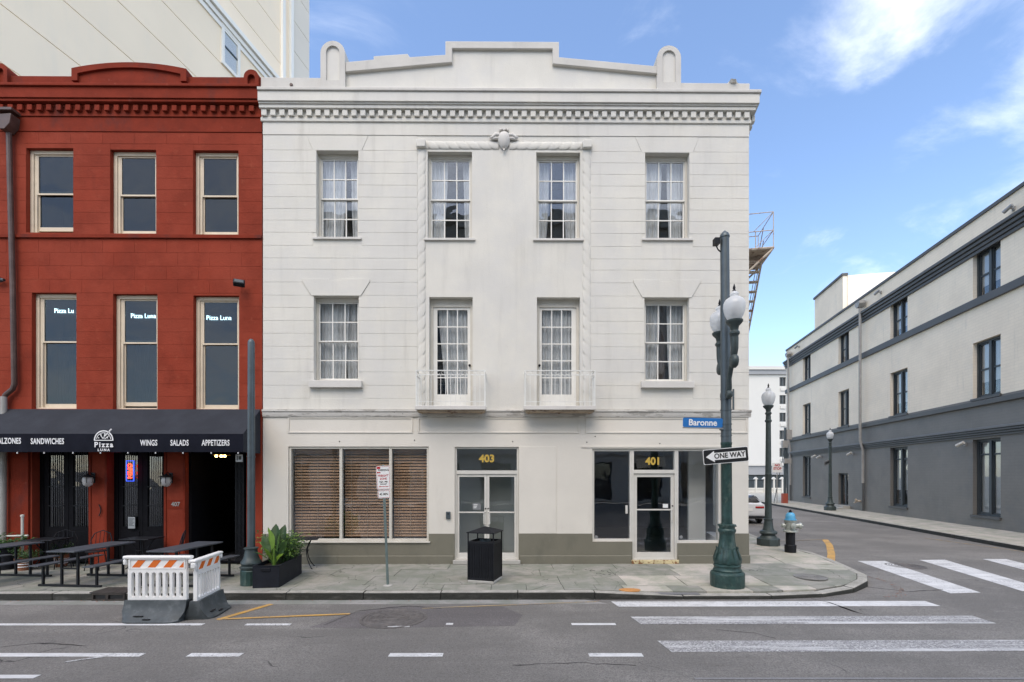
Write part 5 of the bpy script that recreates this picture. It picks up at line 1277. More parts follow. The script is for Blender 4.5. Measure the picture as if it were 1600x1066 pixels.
fitting(1276.5, 713, 'pale wall fitting left of the far lamp post on the grey base', 0); fitting(1284, 714, 'small white camera right beside the far lamp post', 0); fitting(1333, 709, 'small camera above the glazed side door', 0); fitting(1509, 694, 'pale camera left of the nearest ground floor window', 0)
fitting(1585, 326, 'roof light fitting at the top right above the dark cornice', 1); fitting(1377, 457, 'roof light fitting near the downpipe head', 1); fitting(1249, 542, 'roof light fitting at the far low parapet', 1)
s, z = gl(1345, 783); t = thing('standpipe_inlet', 'rusty fire standpipe inlet on the grey wall beside the steps', 'pipe', (gx0+gux*s, gy0+guy*s, z), R(90)-SA)
MB().tube([(0, 0, 0), (0, .2, 0), (-.05, .3, .05)], .07, 8).tube([(0, .15, 0), (.2, .3, -.12)], .05, 8).build('body', 'rust_cream', t); MB().lathe([(0, 0), (.09, 0), (.09, .06), (0, .07)], -.03, .28, .06, 10, axis='y').build('cap', 'under_rust', t)

# ================================================================ far hotel at the end of the side street
HD = 78.0; hx = lambda px: on_y(px, HY, HD-D)[0]; hzz = lambda py: on_y(1200, py, HD-D)[1]
ho = thing('hotel_building', 'pale hotel block with a column of square windows closing the side street', 'building', (hx(1190), HD-D, 0), world=True)
Y0 = HD-D
ys = [(589.5, 603.5), (617.5, 631.5), (645, 659), (672.5, 686.5), (700, 714)]
cols = [(hx(1218), hx(1228)), (hx(1236), hx(1246)), (hx(1254), hx(1264))]
hh = [(a, b, hzz(y1), hzz(y0)) for a, b in cols for y0, y1 in ys]
MB().wall(hx(1120), hx(1270), hzz(726), hzz(585.5), hh, Y0, Y0+.5).build('wall', 'hotel_wall', ho)
MB().box(hx(1120), hx(1270), Y0+1.0, Y0+14, 0, hzz(577)).build('core', 'hotel_wall', ho)
MB().box(hx(1120), hx(1270), Y0-.3, Y0+1, hzz(585.4), hzz(578.5)).build('parapet_band', 'hotel_grey', ho); MB().box(hx(1120), hx(1270), Y0-.5, Y0+1, hzz(578.4), hzz(573)).build('coping', 'hotel_wall', ho)
for a, b, z0, z1 in hh:
    w_ = frame_mb(a, b, z0, z1, Y0+.2, Y0+.35, .08).build('window', 'lamp_grey', ho); MB().box((a+b)/2-.05, (a+b)/2+.05, Y0+.19, Y0+.3, z0+.08, z1-.08).build('mullion', 'lamp_grey', w_)
    MB().box(a+.08, b-.08, Y0+.3, Y0+.32, z0+.08, z1-.08).build('pane', 'hotel_window', w_)
    MB().box(a+.1, b-.1, Y0-.15, Y0-.001, z0-.75, z0-.3).build('air_conditioner', 'hotel_wall', w_)
MB().box(hx(1120), hx(1270), Y0-3, Y0+.9, hzz(742), hzz(726.5)).build('podium', 'hotel_grey', ho)
MB().box(hx(1120), hx(1270), Y0-2.0, Y0+.9, 0, hzz(742.2)).build('podium_base', 'lamp_grey', ho)
MB().box(hx(1120), hx(1270), Y0-3.2, Y0-3.001, hzz(728.5), hzz(726)).build('podium_trim', 'hotel_wall', ho)
text('HD', .9, 0).xf(T(hx(1193), Y0-3.02, hzz(737))).build('mark', 'lamp_grey', ho) if False else None
# fence with gabled posts before it
FD = 64.0; fxx = lambda px: on_y(px, HY, FD-D)[0]; fzz = lambda py: on_y(1200, py, FD-D)[1]; Yf = FD-D
fe2 = thing('fence', 'white gabled fence posts with dark railing at the end of the side street', 'fence', (fxx(1190), Yf, 0), world=True)
MB().box(fxx(1130), fxx(1236), Yf, Yf+.3, ROAD, fzz(765)).build('low_wall', 'hotel_wall', fe2); MB().box(fxx(1130), fxx(1236), Yf-.05, Yf+.35, fzz(764.9), fzz(762.5)).build('cap', 'hotel_wall', fe2)
for px in (1140, 1153, 1166.5, 1181, 1194.5, 1209, 1222): 
    x = fxx(px); zt = fzz(746); MB().box(x-.10, x+.10, Yf-.12, Yf+.2, ROAD, zt-.25).prism_xz([(x-.28, zt-.25), (x+.28, zt-.25), (x, zt+.05)], Yf-.15, Yf+.25).build('post', 'hotel_wall', fe2)
m = MB(); x = fxx(1132)
while x < fxx(1234): m.box(x-.02, x+.02, Yf+.05, Yf+.09, fzz(762), fzz(750)); x += .16
m.box(fxx(1132), fxx(1234), Yf+.04, Yf+.1, fzz(751), fzz(750)); m.build('railing', 'black_metal', fe2, kind='stuff')
tagm = thing('no_parking_sign', 'small red lettered street sign on a thin post at the far kerb', 'sign', (*gnd(1214, 786, 0), 0))
MB().tube([(0, 0, 0), (0, 0, 3.3)], .035, 6).build('post', 'downpipe_grey', tagm); MB().box(-.42, .42, -.06, -.04, 2.55, 3.35).build('plate', 'sign_white', tagm); text('NO\nSTOP', .28, 0, bold=.01).xf(T(0, -.064, 3.0)).build('lettering', 'sign_red', tagm)
up_ = thing('utility_pole', 'cluttered grey utility pole with orange box at the far corner', 'pole', (*gnd(1226, 786, 0), 0))
MB().tube([(0, 0, 0), (.05, 0, 6.3)], .10, 8).tube([(.35, .2, 0), (.3, .2, 5.2)], .06, 6).tube([(-.9, 0, 0), (.0, 0, 4.6)], .03, 5).build('shaft', 'lamp_grey', up_)
[q.build('cabinet', 'downpipe_grey', up_) for q in (MB().box(-.35, .1, -.35, -.12, 4.6, 5.2), MB().box(-.2, .4, -.3, -.1, 3.3, 3.7), MB().box(.1, .5, -.2, 0, 5.3, 6.1))]; MB().box(-.35, .05, -.4, -.1, 0, .8).build('orange_box', 'box_orange', up_)

# ================================================================ the row across the street (it shows in the window panes)
ob = thing('opposite_building', 'pale stone commercial building across the street, seen mirrored in the shop glass', 'building', (0, -27, 0), R(180))
OH = [(-17+4.2*k, -15+4.2*k, z, z+2.4) for k in range(9) for z in (4.8, 8.6, 12.8, 16.6)]+[(-17+4.2*k, -14.4+4.2*k, .3, 3.4) for k in range(9)]
MB().wall(-24, 20, 0, 23.2, OH, 0, .4).build('wall', 'opposite_stone', ob)
MB().box(-24, 20, -.6, .6, 23.21, 24.0).build('cornice', 'opposite_stone', ob, bevel=.05); MB().box(-24, 20, -.2, -.001, 4.0, 4.4).build('belt_course', 'opposite_stone', ob); MB().box(-24, 20, -.35, -.001, 11.6, 12.1).build('belt_course', 'opposite_stone', ob)
MB().box(-24, 20, .6, .7, .02, 23.1).build('dark_interior', 'room_dark', ob)
for a, b, c, d in OH:
    w_ = frame_mb(a, b, c, d, .15, .25, .08).build('window', 'frame_dark', ob); MB().box(a+.08, b-.08, .2, .21, c+.08, d-.08).build('pane', 'dark_glass', w_)
    MB().box(a-.15, b+.15, -.12, -.001, c-.2, c-.001).build('sill', 'opposite_stone', ob)
# ================================================================ street furniture
def acorn(t, x, y, z, s=1.0, fit='lamp_iron'):     # z = underside of the globe
    MB().lathe([(.07, -.36), (.075, -.30), (.10, -.27), (.10, -.24), (.07, -.20), (.085, -.12), (.14, -.06), (.16, -.03), (.16, 0), (.12, .015)], x, y, z, 18, mod=None).build('fitter', fit, t) if s == 1 else MB().lathe([(a*s, b*s) for a, b in ((.07, -.36), (.075, -.30), (.10, -.27), (.10, -.24), (.07, -.20), (.085, -.12), (.14, -.06), (.16, -.03), (.16, 0), (.12, .015))], x, y, z, 18).build('fitter', fit, t)
    g = MB().lathe([(a*s*.91, b*s) for a, b in ((.115, .016), (.15, .04), (.19, .11), (.218, .20), (.228, .28), (.222, .34), (.205, .375), (.20, .385), (.175, .42), (.12, .455), (.085, .47), (.08, .50), (.095, .515), (.09, .54), (.05, .575), (.025, .59))], x, y, z, 24).build('globe', 'globe_glass', t)
    MB().lathe([(a*s, b*s) for a, b in ((0, .07), (.05, .09), (.062, .18), (.05, .27), (0, .29))], x, y, z, 14).build('bulb_housing', 'sign_grey', g)
    MB().lathe([(a*s, b*s) for a, b in ((.03, .585), (.035, .60), (.018, .62), (.028, .65), (.018, .69), (.006, .73), (0, .74))], x, y, z, 10).build('finial', 'black_metal', t)
# --- big corner post
px_, py_ = gnd(1136.5, 917, -.05)
mp_ = thing('lamp_post', 'tall green and grey corner lamp post with ornate base, two globes and street signs', 'lamp post', (px_, py_, zramp(px_, py_)), (0, R(-.45), 0))
oct_ = lambda a, z: 1+.0*z
MB().lathe([(.335, -.02), (.34, .03), (.34, .28), (.325, .315), (.30, .33)], seg=16).build('plinth', 'lamp_green', mp_, ang=20)
flu = lambda a, z: 1+.035*math.cos(10*a)*(1 if .55 < z < .92 else 0)+.02*math.cos(5*a+1)*(1 if .9 < z < 1.2 else 0)
MB().lathe([(.28, .331), (.285, .36), (.262, .39), (.262, .43), (.275, .45), (.27, .475), (.245, .49), (.262, .52), (.268, .55), (.262, .60), (.240, .66), (.212, .72), (.188, .79), (.172, .86), (.162, .93), (.156, 1.0), (.152, 1.08), (.156, 1.13), (.172, 1.155), (.176, 1.19), (.168, 1.215), (.156, 1.225), (.156, 1.26), (.176, 1.285), (.176, 1.31), (.12, 1.325)], seg=40, mod=flu).build('ornate_base', 'lamp_green', mp_, ang=40)
for k in range(10):       # acanthus leaves round the bell
    a = 2*math.pi*k/10; ca, sa = math.cos(a), math.sin(a)
    q = [(.262, .50, .04), (.272, .60, .055), (.240, .70, .05), (.208, .79, .038), (.215, .84, .012)]
    m = MB(); i = 0
    for r, z, w_ in q:
        for u, rr in ((-w_, r-.004), (0, r+.014), (w_, r-.004)): m.v.append((ca*rr-sa*u, sa*rr+ca*u, z))
    for j in range(len(q)-1):
        for u in range(2): m.f.append((i+j*3+u, i+j*3+u+1, i+j*3+u+4, i+j*3+u+3))
    m.build('leaf_relief', 'lamp_green', mp_, ang=50)
m = MB()
for k in range(4): a = math.pi/4+k*math.pi/2; m.lathe([(0, 0), (.022, .004), (.026, .02), (0, .04)], .176*math.cos(a), .176*math.sin(a), 1.27, 8)
m.build('collar_knob', 'lamp_green', mp_, ang=50, kind='stuff')
MB().lathe([(.108, 1.32), (.106, 2.98), (.112, 2.99), (.112, 3.04)], seg=24).build('lower_shaft', 'lamp_green', mp_)
MB().lathe([(.105, 3.041), (.102, 4.6), (.095, 5.9), (.093, 5.92), (.088, 7.36)], seg=24).xf(T(0, 0, 0)).build('shaft', 'lamp_grey', mp_)
m = MB()
for z in (3.18, 3.3, 3.42, 3.72, 3.95): m.lathe([(.11, z-.012), (.113, z-.012), (.113, z+.012), (.11, z+.012)], seg=20)
m.build('band_clamp', 'lamp_grey', mp_)
MB().lathe([(.10, 7.361), (.10, 7.39), (.08, 7.44), (.02, 7.50), (.0, 7.51)], seg=16).build('cap', 'lamp_grey', mp_)
m = MB().tube([(-.09, 0, 7.06), (-.15, -.02, 7.1), (-.19, -.02, 7.18)], .014, 6); m.box(-.235, -.13, -.08, .05, 7.20, 7.33); m.build('small_camera', 'black_metal', mp_)
dirv = Vector((.21, .80, 0)); 
for s in (-1, 1):
    dx, dy = ((-.06, -.53) if s < 0 else (.07, .42))
    zg = 5.44+(.04 if s > 0 else 0); 
    u = Vector((dx, dy, 0)); n_ = u.normalized()
    pts = [n_*.10+Vector((0, 0, zg-1.42)), n_*.20+Vector((0, 0, zg-1.30)), u*.38+Vector((0, 0, zg-1.1)), u*.62+Vector((0, 0, zg-.88)), u*.9+Vector((0, 0, zg-.74)), u+Vector((0, 0, zg-.56)), u+Vector((0, 0, zg-.34))]
    m = MB().tube(pts, [.05, .055, .05, .048, .055, .07, .075], 10)
    # scrolls
    cz = zg-.80; cc = u*.92
    m.add(MB().lathe([(0, -.06), (.11, -.06), (.14, -.03), (.14, .03), (.11, .06), (0, .06)], 0, 0, 0, 16, axis='x'), Matrix.Translation((cc.x, cc.y, cz)) @ Matrix.Rotation(math.atan2(n_.y, n_.x)+R(90), 4, 'Z'))
    m.add(MB().lathe([(0, -.05), (.07, -.05), (.095, -.02), (.095, .02), (.07, .05), (0, .05)], 0, 0, 0, 16, axis='x'), Matrix.Translation((n_.x*.19, n_.y*.19, zg-1.42)) @ Matrix.Rotation(math.atan2(n_.y, n_.x)+R(90), 4, 'Z'))
    m.build('bracket_arm', 'lamp_iron', mp_, ang=50); acorn(mp_, u.x, u.y, zg)
# signs on it: world positions from the post
def sign_plate(parent, w_, h_, x, y, z, rz, ry, mf, mb_=None, edge=.0):
    o = MB(); r = min(.03, h_*.15); pts = []
    for cx_, cz_, a0 in ((w_/2-r, h_/2-r, 0), (-w_/2+r, h_/2-r, 90), (-w_/2+r, -h_/2+r, 180), (w_/2-r, -h_/2+r, 270)):
        for k in range(4): a = R(a0+30*k); pts.append((cx_+r*math.cos(a), cz_+r*math.sin(a)))
    o.prism_xz(pts, -.0015, .0015); return o, T(x, y, z, 0, ry, rz)
yo = -.125
xo, zo_ = on_y(1134, 712, py_+yo); zo_ -= mp_.location.z; xo -= px_
one = thing('one_way_sign', 'black and white one way arrow sign tilted on the corner lamp post', 'sign', (px_+xo, py_+yo, mp_.location.z+zo_), (0, R(-5), R(-3)))
W1, H1 = .93, .315
for (a, b, y, mm, nm) in ((W1, H1, 0, 'sign_white', 'plate'), (W1-.025, H1-.025, -.0035, 'sign_black', 'face')):
    o, _ = sign_plate(one, a, b, 0, 0, 0, 0, 0, mm); o.xf(T(0, y, 0)).build(nm, mm, one)
AYs = -.0075; ah = .118
m = MB().prism_xz([(-.41, 0), (-.235, ah), (-.235, .075), (.405, .075), (.405, -.075), (-.235, -.075), (-.235, -ah)], AYs, AYs+.002); m.build('arrow', 'sign_white', one)
text('ONE WAY', .150, 0, bold=.003, sx=.90).xf(T(.075, AYs-.003, 0)).build('lettering', 'sign_black', one)
m = MB()
for z in (-.10, .10): m.box(-.03, .03, .002, .03, z-.015, z+.015)
m.build('clamp', 'lamp_grey', one)
xo, zo_ = on_y(1098, 660.5, py_-.02)
st_ = thing('street_name_sign', 'bright blue street name sign on the corner lamp post', 'sign', (xo, py_-.02, zo_), (0, R(1.5), R(-4)))
W1 = .82; o, _ = sign_plate(st_, W1, .20, 0, 0, 0, 0, 0, ''); o.build('plate', 'sign_blue', st_)
text('Baronne', .185, 0, bold=.004, sx=.93).xf(T(-.00, -.0045, -.005)).build('lettering', 'sign_white', st_)
MB().box(-W1/2-.0, W1/2+.03, -.012, .012, -.125, -.102).build('rail', 'sign_grey', st_); MB().box(W1/2-.06, W1/2+.02, -.02, .02, -.15, -.126).build('clamp', 'lamp_grey', st_)
# --- green street lamps
def street_lamp(loc, label, s=1.0, sign=False):
    t = thing('street_lamp', label, 'street lamp', loc)
    S_ = lambda q: [(a*s, b*s) for a, b in q]
    MB().lathe(S_([(.345, 0), (.345, .22), (.30, .25)]), seg=8).xf(T(0, 0, 0, 0, 0, R(22.5))).build('plinth', 'lamp_iron', t, bevel=.01)
    MB().lathe(S_([(.27, .25), (.235, .30), (.20, .36), (.255, .38), (.27, .42), (.245, .47), (.18, .50), (.15, .58), (.135, .70), (.125, .82), (.14, .84), (.14, .87), (.11, .89)]), seg=24, ang=30) if False else MB().lathe(S_([(.27, .251), (.235, .30), (.20, .36), (.255, .38), (.27, .42), (.245, .47), (.18, .50), (.15, .58), (.135, .70), (.125, .82), (.14, .84), (.14, .87), (.11, .89)]), seg=24).build('base', 'lamp_iron', t)
    MB().lathe(S_([(.108, .891), (.10, 1.6), (.095, 2.3), (.102, 2.31), (.102, 2.35), (.093, 2.36), (.078, 4.05), (.105, 4.07), (.105, 4.12), (.08, 4.14), (.08, 4.25)]), seg=18, mod=lambda a, z: 1+.02*math.cos(12*a)).build('shaft', 'lamp_iron', t)
    acorn(t, 0, 0, 4.60*s, s*1.0)
    if sign:
        q = MB().box(-.42, .42, -.01, .01, -.14, .14); q.xf(T(-.25, -.12, 3.15, 0, R(-12), R(30))).build('arrow_sign', 'sign_grey', t)
        MB().box(-.3, .2, -.02, -.012, -.05, .05).xf(T(-.25, -.12, 3.15, 0, R(-12), R(30))).build('arrow', 'sign_black', t)
    return t
l1 = street_lamp((*gnd(1200.5, 852, 0), 0), 'dark green street lamp with acorn globe beside the blue topped hydrant')
street_lamp((*gnd(1297, 797.5, 0), 0), 'dark street lamp farther up the side street before the grey wall', 1.02, sign=True)
# --- grey lamp post on the left (its head is missing)
gx_, gy_ = gnd(392.5, 913, 0)
lp = thing('metal_post', 'grey headless lamp post rising from a flared base before the awning', 'post', (gx_, gy_, 0))
MB().lathe([(.205, 0), (.205, .30), (.19, .325)], seg=16).build('plinth', 'lamp_green', lp, ang=20)
MB().lathe([(.185, .326), (.215, .35), (.22, .38), (.18, .40), (.19, .43), (.205, .45), (.2, .49), (.165, .53), (.14, .60), (.122, .70), (.118, .74), (.14, .755), (.14, .775), (.10, .79)], seg=28).build('base', 'lamp_iron', lp)
MB().lathe([(.078, .79), (.074, 3.0), (.068, 5.10), (.06, 5.14), (.03, 5.18), (0, 5.19)], seg=18).xf(Matrix.Rotation(R(.0), 4, 'Y')).build('shaft', 'lamp_grey', lp)
m = MB(); m.lathe([(.079, 2.68), (.082, 2.68), (.082, 2.71), (.079, 2.71)], seg=16); m.build('collar', 'lamp_grey', lp)
# --- hydrant
hx_, hy_ = gnd(1235, 863, 0)
hy = thing('fire_hydrant', 'fire hydrant with black barrel, silver body and sky blue bonnet', 'hydrant', (hx_, hy_, 0))
S1 = 1.0
MB().lathe([(.155, 0), (.155, .05), (.16, .21), (.15, .225), (.125, .23), (.125, .58), (.12, .60)], seg=22).build('barrel', 'black_metal', hy)
MB().lathe([(.13, .601), (.20, .61), (.205, .64), (.19, .66), (.14, .67), (.145, .80), (.155, .92), (.175, .93), (.18, .955), (.13, .96)], seg=22).build('body', 'hydrant_silver', hy)
MB().lathe([(.165, .961), (.17, .985), (.135, .99), (.132, 1.07), (.115, 1.14), (.08, 1.18), (.045, 1.19)], seg=22).build('bonnet', 'hydrant_blue', hy)
MB().lathe([(.05, 1.191), (.055, 1.22), (.035, 1.23), (.028, 1.27), (0, 1.275)], seg=6).build('operating_nut', 'black_metal', hy)
for az, r, L_ in ((R(-25), .085, .30), (R(-100), .075, .25), (R(170), .06, .24)):
    m = MB().lathe([(r*.8, .08), (r*.85, L_-.08), (r*1.1, L_-.075), (r*1.1, L_-.02), (r*.9, L_), (r*.3, L_+.005), (r*.3, L_+.03), (0, L_+.03)], 0, 0, 0, 14, axis='x'); m.xf(T(0, 0, .80, 0, 0, az)).build('nozzle', 'hydrant_silver', hy)
m = MB(); [m.lathe([(0, 0), (.014, 0), (.014, .02), (0, .022)], .185*math.cos(a), .185*math.sin(a), .66, 6) for a in [k*math.pi/4 for k in range(8)]]; m.build('flange_bolt', 'hydrant_silver', hy)
# --- litter bin
bx, by = gnd(757, 912, 0)
tb = thing('litter_bin', 'square black slatted litter bin with pyramid lid before door 403', 'litter bin', (bx, by+.30, 0), R(-17))
h = .285
MB().box(-h-.01, h+.01, -h-.01, h+.01, 0, .055).build('plinth', 'concrete_stone', tb, bevel=.01)
MB().box(-h+.02, h-.02, -h+.02, h-.02, .056, .84).build('liner', 'black_metal', tb)
m = MB()
for z0, z1 in ((.056, .10), (.83, .885)):
    m.box(-h, h, -h, -h+.03, z0, z1).box(-h, h, h-.03, h, z0, z1).box(-h, -h+.03, -h+.031, h-.031, z0, z1).box(h-.03, h, -h+.031, h-.031, z0, z1)
m.build('rim', 'black_metal', tb, bevel=.004)
me = MB().box(-.014, .014, -.008, .008, 0, .728).mesh('slat', 'black_metal')
for k in range(13):
    u = -h+.045+(2*h-.09)*k/12
    place('slat', me, (u, -h+.008, .101), tb); place('slat', me, (u, h-.008, .101), tb); place('slat', me, (h-.008, u, .101), tb, rot=(0, 0, R(90))); place('slat', me, (-h+.008, u, .101), tb, rot=(0, 0, R(90)))
for sx in (-1, 1):
    for sy in (-1, 1): MB().box(sx*h-.012, sx*h+.012, sy*h-.012, sy*h+.012, .06, 1.06).build('corner_post', 'black_metal', tb)
m = MB(); L2 = h+.03
m.quad((-L2, -L2, 1.061), (-L2, L2, 1.061), (L2, L2, 1.061), (L2, -L2, 1.061))
for a, b in (((-L2, -L2), (L2, -L2)), ((L2, -L2), (L2, L2)), ((L2, L2), (-L2, L2)), ((-L2, L2), (-L2, -L2))):
    m.quad((*a, 1.061), (*b, 1.061), (*b, 1.08), (*a, 1.08)); m.quad((*a, 1.08), (*b, 1.08), (0, 0, 1.19))
m.build('lid', 'black_metal', tb, ang=10, clean=False)
MB().lathe([(.12, .851), (.12, .90), (.115, .90), (.115, .851)], seg=16).build('inner_ring', 'lamp_grey', tb)
# --- parking sign
qx, qy = gnd(606, 915, 0)
ps = thing('parking_sign', 'white and red freight zone parking sign on a leaning green post', 'sign', (qx, qy, 0), (0, R(-2.3), 0))
MB().box(-.025, .025, -.012, .012, -.05, 2.52).build('post', 'post_green', ps, bevel=.005)
MB().lathe([(.10, 0), (.09, .012), (.04, .02)], seg=14).build('base_patch', 'concrete_stone', ps)
def plate(z0, z1, w_, nm):
    c = (z0+z1)/2; o, _ = sign_plate(ps, w_, z1-z0, 0, 0, 0, 0, 0, ''); o.xf(T(0, -.016, c)).build(nm, 'sign_white', ps)
    f = frame_mb(-w_/2+.012, w_/2-.012, z0+.012, z1-.012, -.0195, -.0178, .005); f.build('border', 'sign_red', ps)
plate(2.005, 2.50, .285, 'plate'); plate(1.825, 1.995, .26, 'plate')
def stx(s, size, z, m='sign_red', x=0, sx=.9): text(s, size, 0, bold=.0012, ext=.0005, sx=sx).xf(T(x, -.0185, z)).build('lettering', m, ps)
MB().box(-.125, -.055, -.0195, -.0180, 2.44, 2.48).box(-.125, -.055, -.0195, -.0180, 2.352, 2.375).build('red_block', 'sign_red', ps)
stx('PARKING', .058, 2.412, 'sign_black', .01); stx('FREIGHT', .062, 2.295); stx('ZONE', .058, 2.23); stx('7AM - 7PM', .042, 2.165, 'sign_black'); stx('MON-SAT', .034, 2.12, 'sign_black')
MB().prism_xz([(-.10, 2.07), (-.07, 2.085), (-.07, 2.075), (.10, 2.075), (.10, 2.065), (-.07, 2.065), (-.07, 2.055)], -.0195, -.018).build('arrow', 'sign_red', ps)
stx('45 MIN', .065, 1.91, 'sign_black')
# --- plastic barricades
def barricade(loc, rz, label, Lb=1.10):
    t = thing('barricade', label, 'barricade', loc, rz, group='plastic barricades in the road')
    w_ = Lb-.16; a0, a1 = -w_/2, w_/2; th = .030
    m = MB()
    sl = []; n_ = 8; pit_ = (w_-.07)/n_
    for k in range(n_): c = a0+.035+pit_*(k+.5); sl.append((c-.034, c+.034, .385, .805))
    m.wall(a0, a1, .34, .865, sl, -th, th)
    for s0, s1, z0, z1 in sl:       # rounded slot ends
        r = (s1-s0)/2; c = (s0+s1)/2
        for zc, sg in ((z0+r, -1), (z1-r, 1)):
            for sd in (-1, 1):
                arc_ = [(c+sd*r*math.cos(q), zc+sg*r*math.sin(q)) for q in [math.pi/2*k/4 for k in range(5)]]
                m.prism_xz([(c+sd*r, zc+sg*r)]+arc_, -th+.0005, th-.0005)
    m.build('slatted_panel', 'barricade_plastic', t, bevel=.006)
    m = MB().box(a0+.0, a1, -th*.75, th*.75, .866, 1.03); m.build('sign_panel', 'barricade_plastic', t, bevel=.005)
    # top rail with a hooked handle at each end
    m = MB().box(-Lb/2, Lb/2, -.05, .05, 1.031, 1.085); m.box(-Lb/2, -Lb/2+.055, -.04, .04, .93, 1.03).box(Lb/2-.05, Lb/2, -.04, .04, .95, 1.03).build('top_rail', 'barricade_plastic', t, bevel=.018)
    m = frame_mb(a0+.02, a1-.02, .862, 1.04, -th-.006, -th-.0005, .022); m.build('panel_border', 'barricade_plastic', t, bevel=.002)
    f0, f1 = a0+.045, a1-.045; z0, z1 = .888, 1.012; p_ = .265
    for k in range(4):
        x = f0+.02+p_*k; sh = .105; wd_ = .13
        q = [(x, z0), (x+wd_, z0), (x+wd_+sh, z1), (x+sh, z1)]
        q = clip_poly(q, f0, f1, z0-1, z1+1)
        if len(q) >= 3: MB().prism_xz(q, -th*.75-.004, -th*.75-.0006).build('stripe', 'orange_sheet', t)
        q = clip_poly([(x_, z_) for x_, z_ in q], f0, f1, z0-1, z1+1)
        if len(q) >= 3: MB().prism_xz(q, th*.75+.0006, th*.75+.004).build('stripe', 'orange_sheet', t)
    # rubber foot, flaring out
    m = MB(); n_ = 12; prof = [(-.27, 0), (-.28, .03), (-.23, .06), (-.18, .10), (-.12, .17), (-.085, .26), (-.075, .34), (.075, .34), (.085, .26), (.12, .17), (.18, .10), (.23, .06), (.28, .03), (.27, 0)]
    i = 0
    for k in range(n_+1):
        u = k/n_; x = -Lb/2+.04+(Lb-.08)*u; e = min(1, min(u, 1-u)*5+.45)
        for y, z in prof:
            yy = y if abs(y) < .13 else math.copysign(.12+(abs(y)-.12)*e, y)
            m.v.append((x*(1-.03*z/.34)*(1-.13*min(1, max(0, abs(y)-.11)/.12)), yy, z))
    p_n = len(prof)
    for k in range(n_):
        for j in range(p_n-1): q = k*p_n+j; m.f.append((q, q+1, q+p_n+1, q+p_n))
    m.f.append(tuple(range(p_n))[::-1]); m.f.append(tuple(n_*p_n+k for k in range(p_n)))
    m.build('rubber_foot', 'rubber', t, ang=50, clean=True)
    MB().box(-.09, .03, -.25, -.215, .06, .072).box(-.28, -.12, -.20, -.16, .102, .112).build('lifting_slot', 'car_dark', t)
    return t
ax_ = on_y(247.5, 743, -D+8.15)[0]
barricade((ax_, -D+8.15, ROAD), R(0), 'white plastic barricade with orange stripes facing the street', 1.15)
p0 = Vector((-5.30, -D+8.02)); p1 = Vector((-5.42, -D+9.0)); v_ = p1-p0
barricade(((p0.x+p1.x)/2-.0, (p0.y+p1.y)/2, ROAD), math.atan2(v_.y, v_.x), 'second striped barricade turned away towards the kerb', .98).scale = (1, 1, .95)
# --- picnic tables
def picnic(loc, rz, label):
    t = thing('picnic_table', label, 'picnic table', loc, rz, group='black picnic tables under the awning')
    L_ = .72
    MB().box(-.31, .31, -L_, L_, .735, .765).build('tabletop', 'table_black', t, bevel=.006)
    for sx in (-1, 1): MB().box(sx*.60-.12, sx*.60+.12, -L_, L_, .435, .46).build('seat', 'table_black', t, bevel=.006)
    for sy in (-1, 1):
        y = sy*.52; f = MB()
        f.box(-.70, .70, y-.022, y+.022, .002, .045).box(-.20, -.16, y-.02, y+.02, .0455, .734).box(.16, .20, y-.02, y+.02, .0455, .734)
        for sx in (-1, 1): f.box(sx*.60-.02, sx*.60+.02, y-.02, y+.02, .0455, .434)
        f.box(-.159, .159, y-.015, y+.015, .36, .39)
        f.build('leg_frame', 'black_metal', t, bevel=.003)
    for sx in (-1, 1): MB().tube([(sx*.60, -.50, .42), (sx*.60, -.2, .425)], .012, 6).build('brace', 'black_metal', t)
    return t
p1_ = picnic((-9.02, -D+10.42, 0), R(-5), 'black picnic table in the middle under the awning, left of the barricade')
xb, yb = 2.07, .0
c = copy_tree(p1_, (-7.0, -D+10.42, 0), R(-5), 'black picnic table nearest the doorway, half behind the plastic barricades')
c = copy_tree(p1_, (-11.12, -D+10.42, 0), R(-5), 'black picnic table cut by the left edge of the photo')
# --- cafe chairs and a little table in the shade
def cafe_chair(loc, rz, label):
    t = thing('cafe_chair', label, 'chair', loc, rz, group='black iron cafe chairs')
    MB().lathe([(0, .44), (.20, .44), (.21, .455), (.2, .465), (0, .465)], seg=16).build('seat', 'black_metal', t)
    for a in (45, 135, 225, 315): MB().tube([(.16*math.cos(R(a)), .16*math.sin(R(a)), .44), (.22*math.cos(R(a)), .22*math.sin(R(a)), 0)], .011, 6).build('leg', 'black_metal', t)
    m = MB().tube([(-.19, .15, .45), (-.23, .20, .70), (-.17, .24, .86), (0, .26, .93), (.17, .24, .86), (.23, .20, .70), (.19, .15, .45)], .012, 6)
    for x in (-.12, -.04, .04, .12): m.tube([(x, .17, .46), (x*1.1, .24, .88+.02*(abs(x) < .1))], .006, 5)
    m.build('backrest', 'black_metal', t); return t
c1 = cafe_chair((fx(150, -.7), -.7, 0), R(10), 'black iron chair with round back beside the red pier and middle picnic table')
copy_tree(c1, (fx(270, -.55), -.55, 0), R(-65), 'black iron chair seen side on under the street number')
copy_tree(c1, (fx(100, -.5), -.5, 0), R(35), 'black iron chair in the shade before the left barred door')
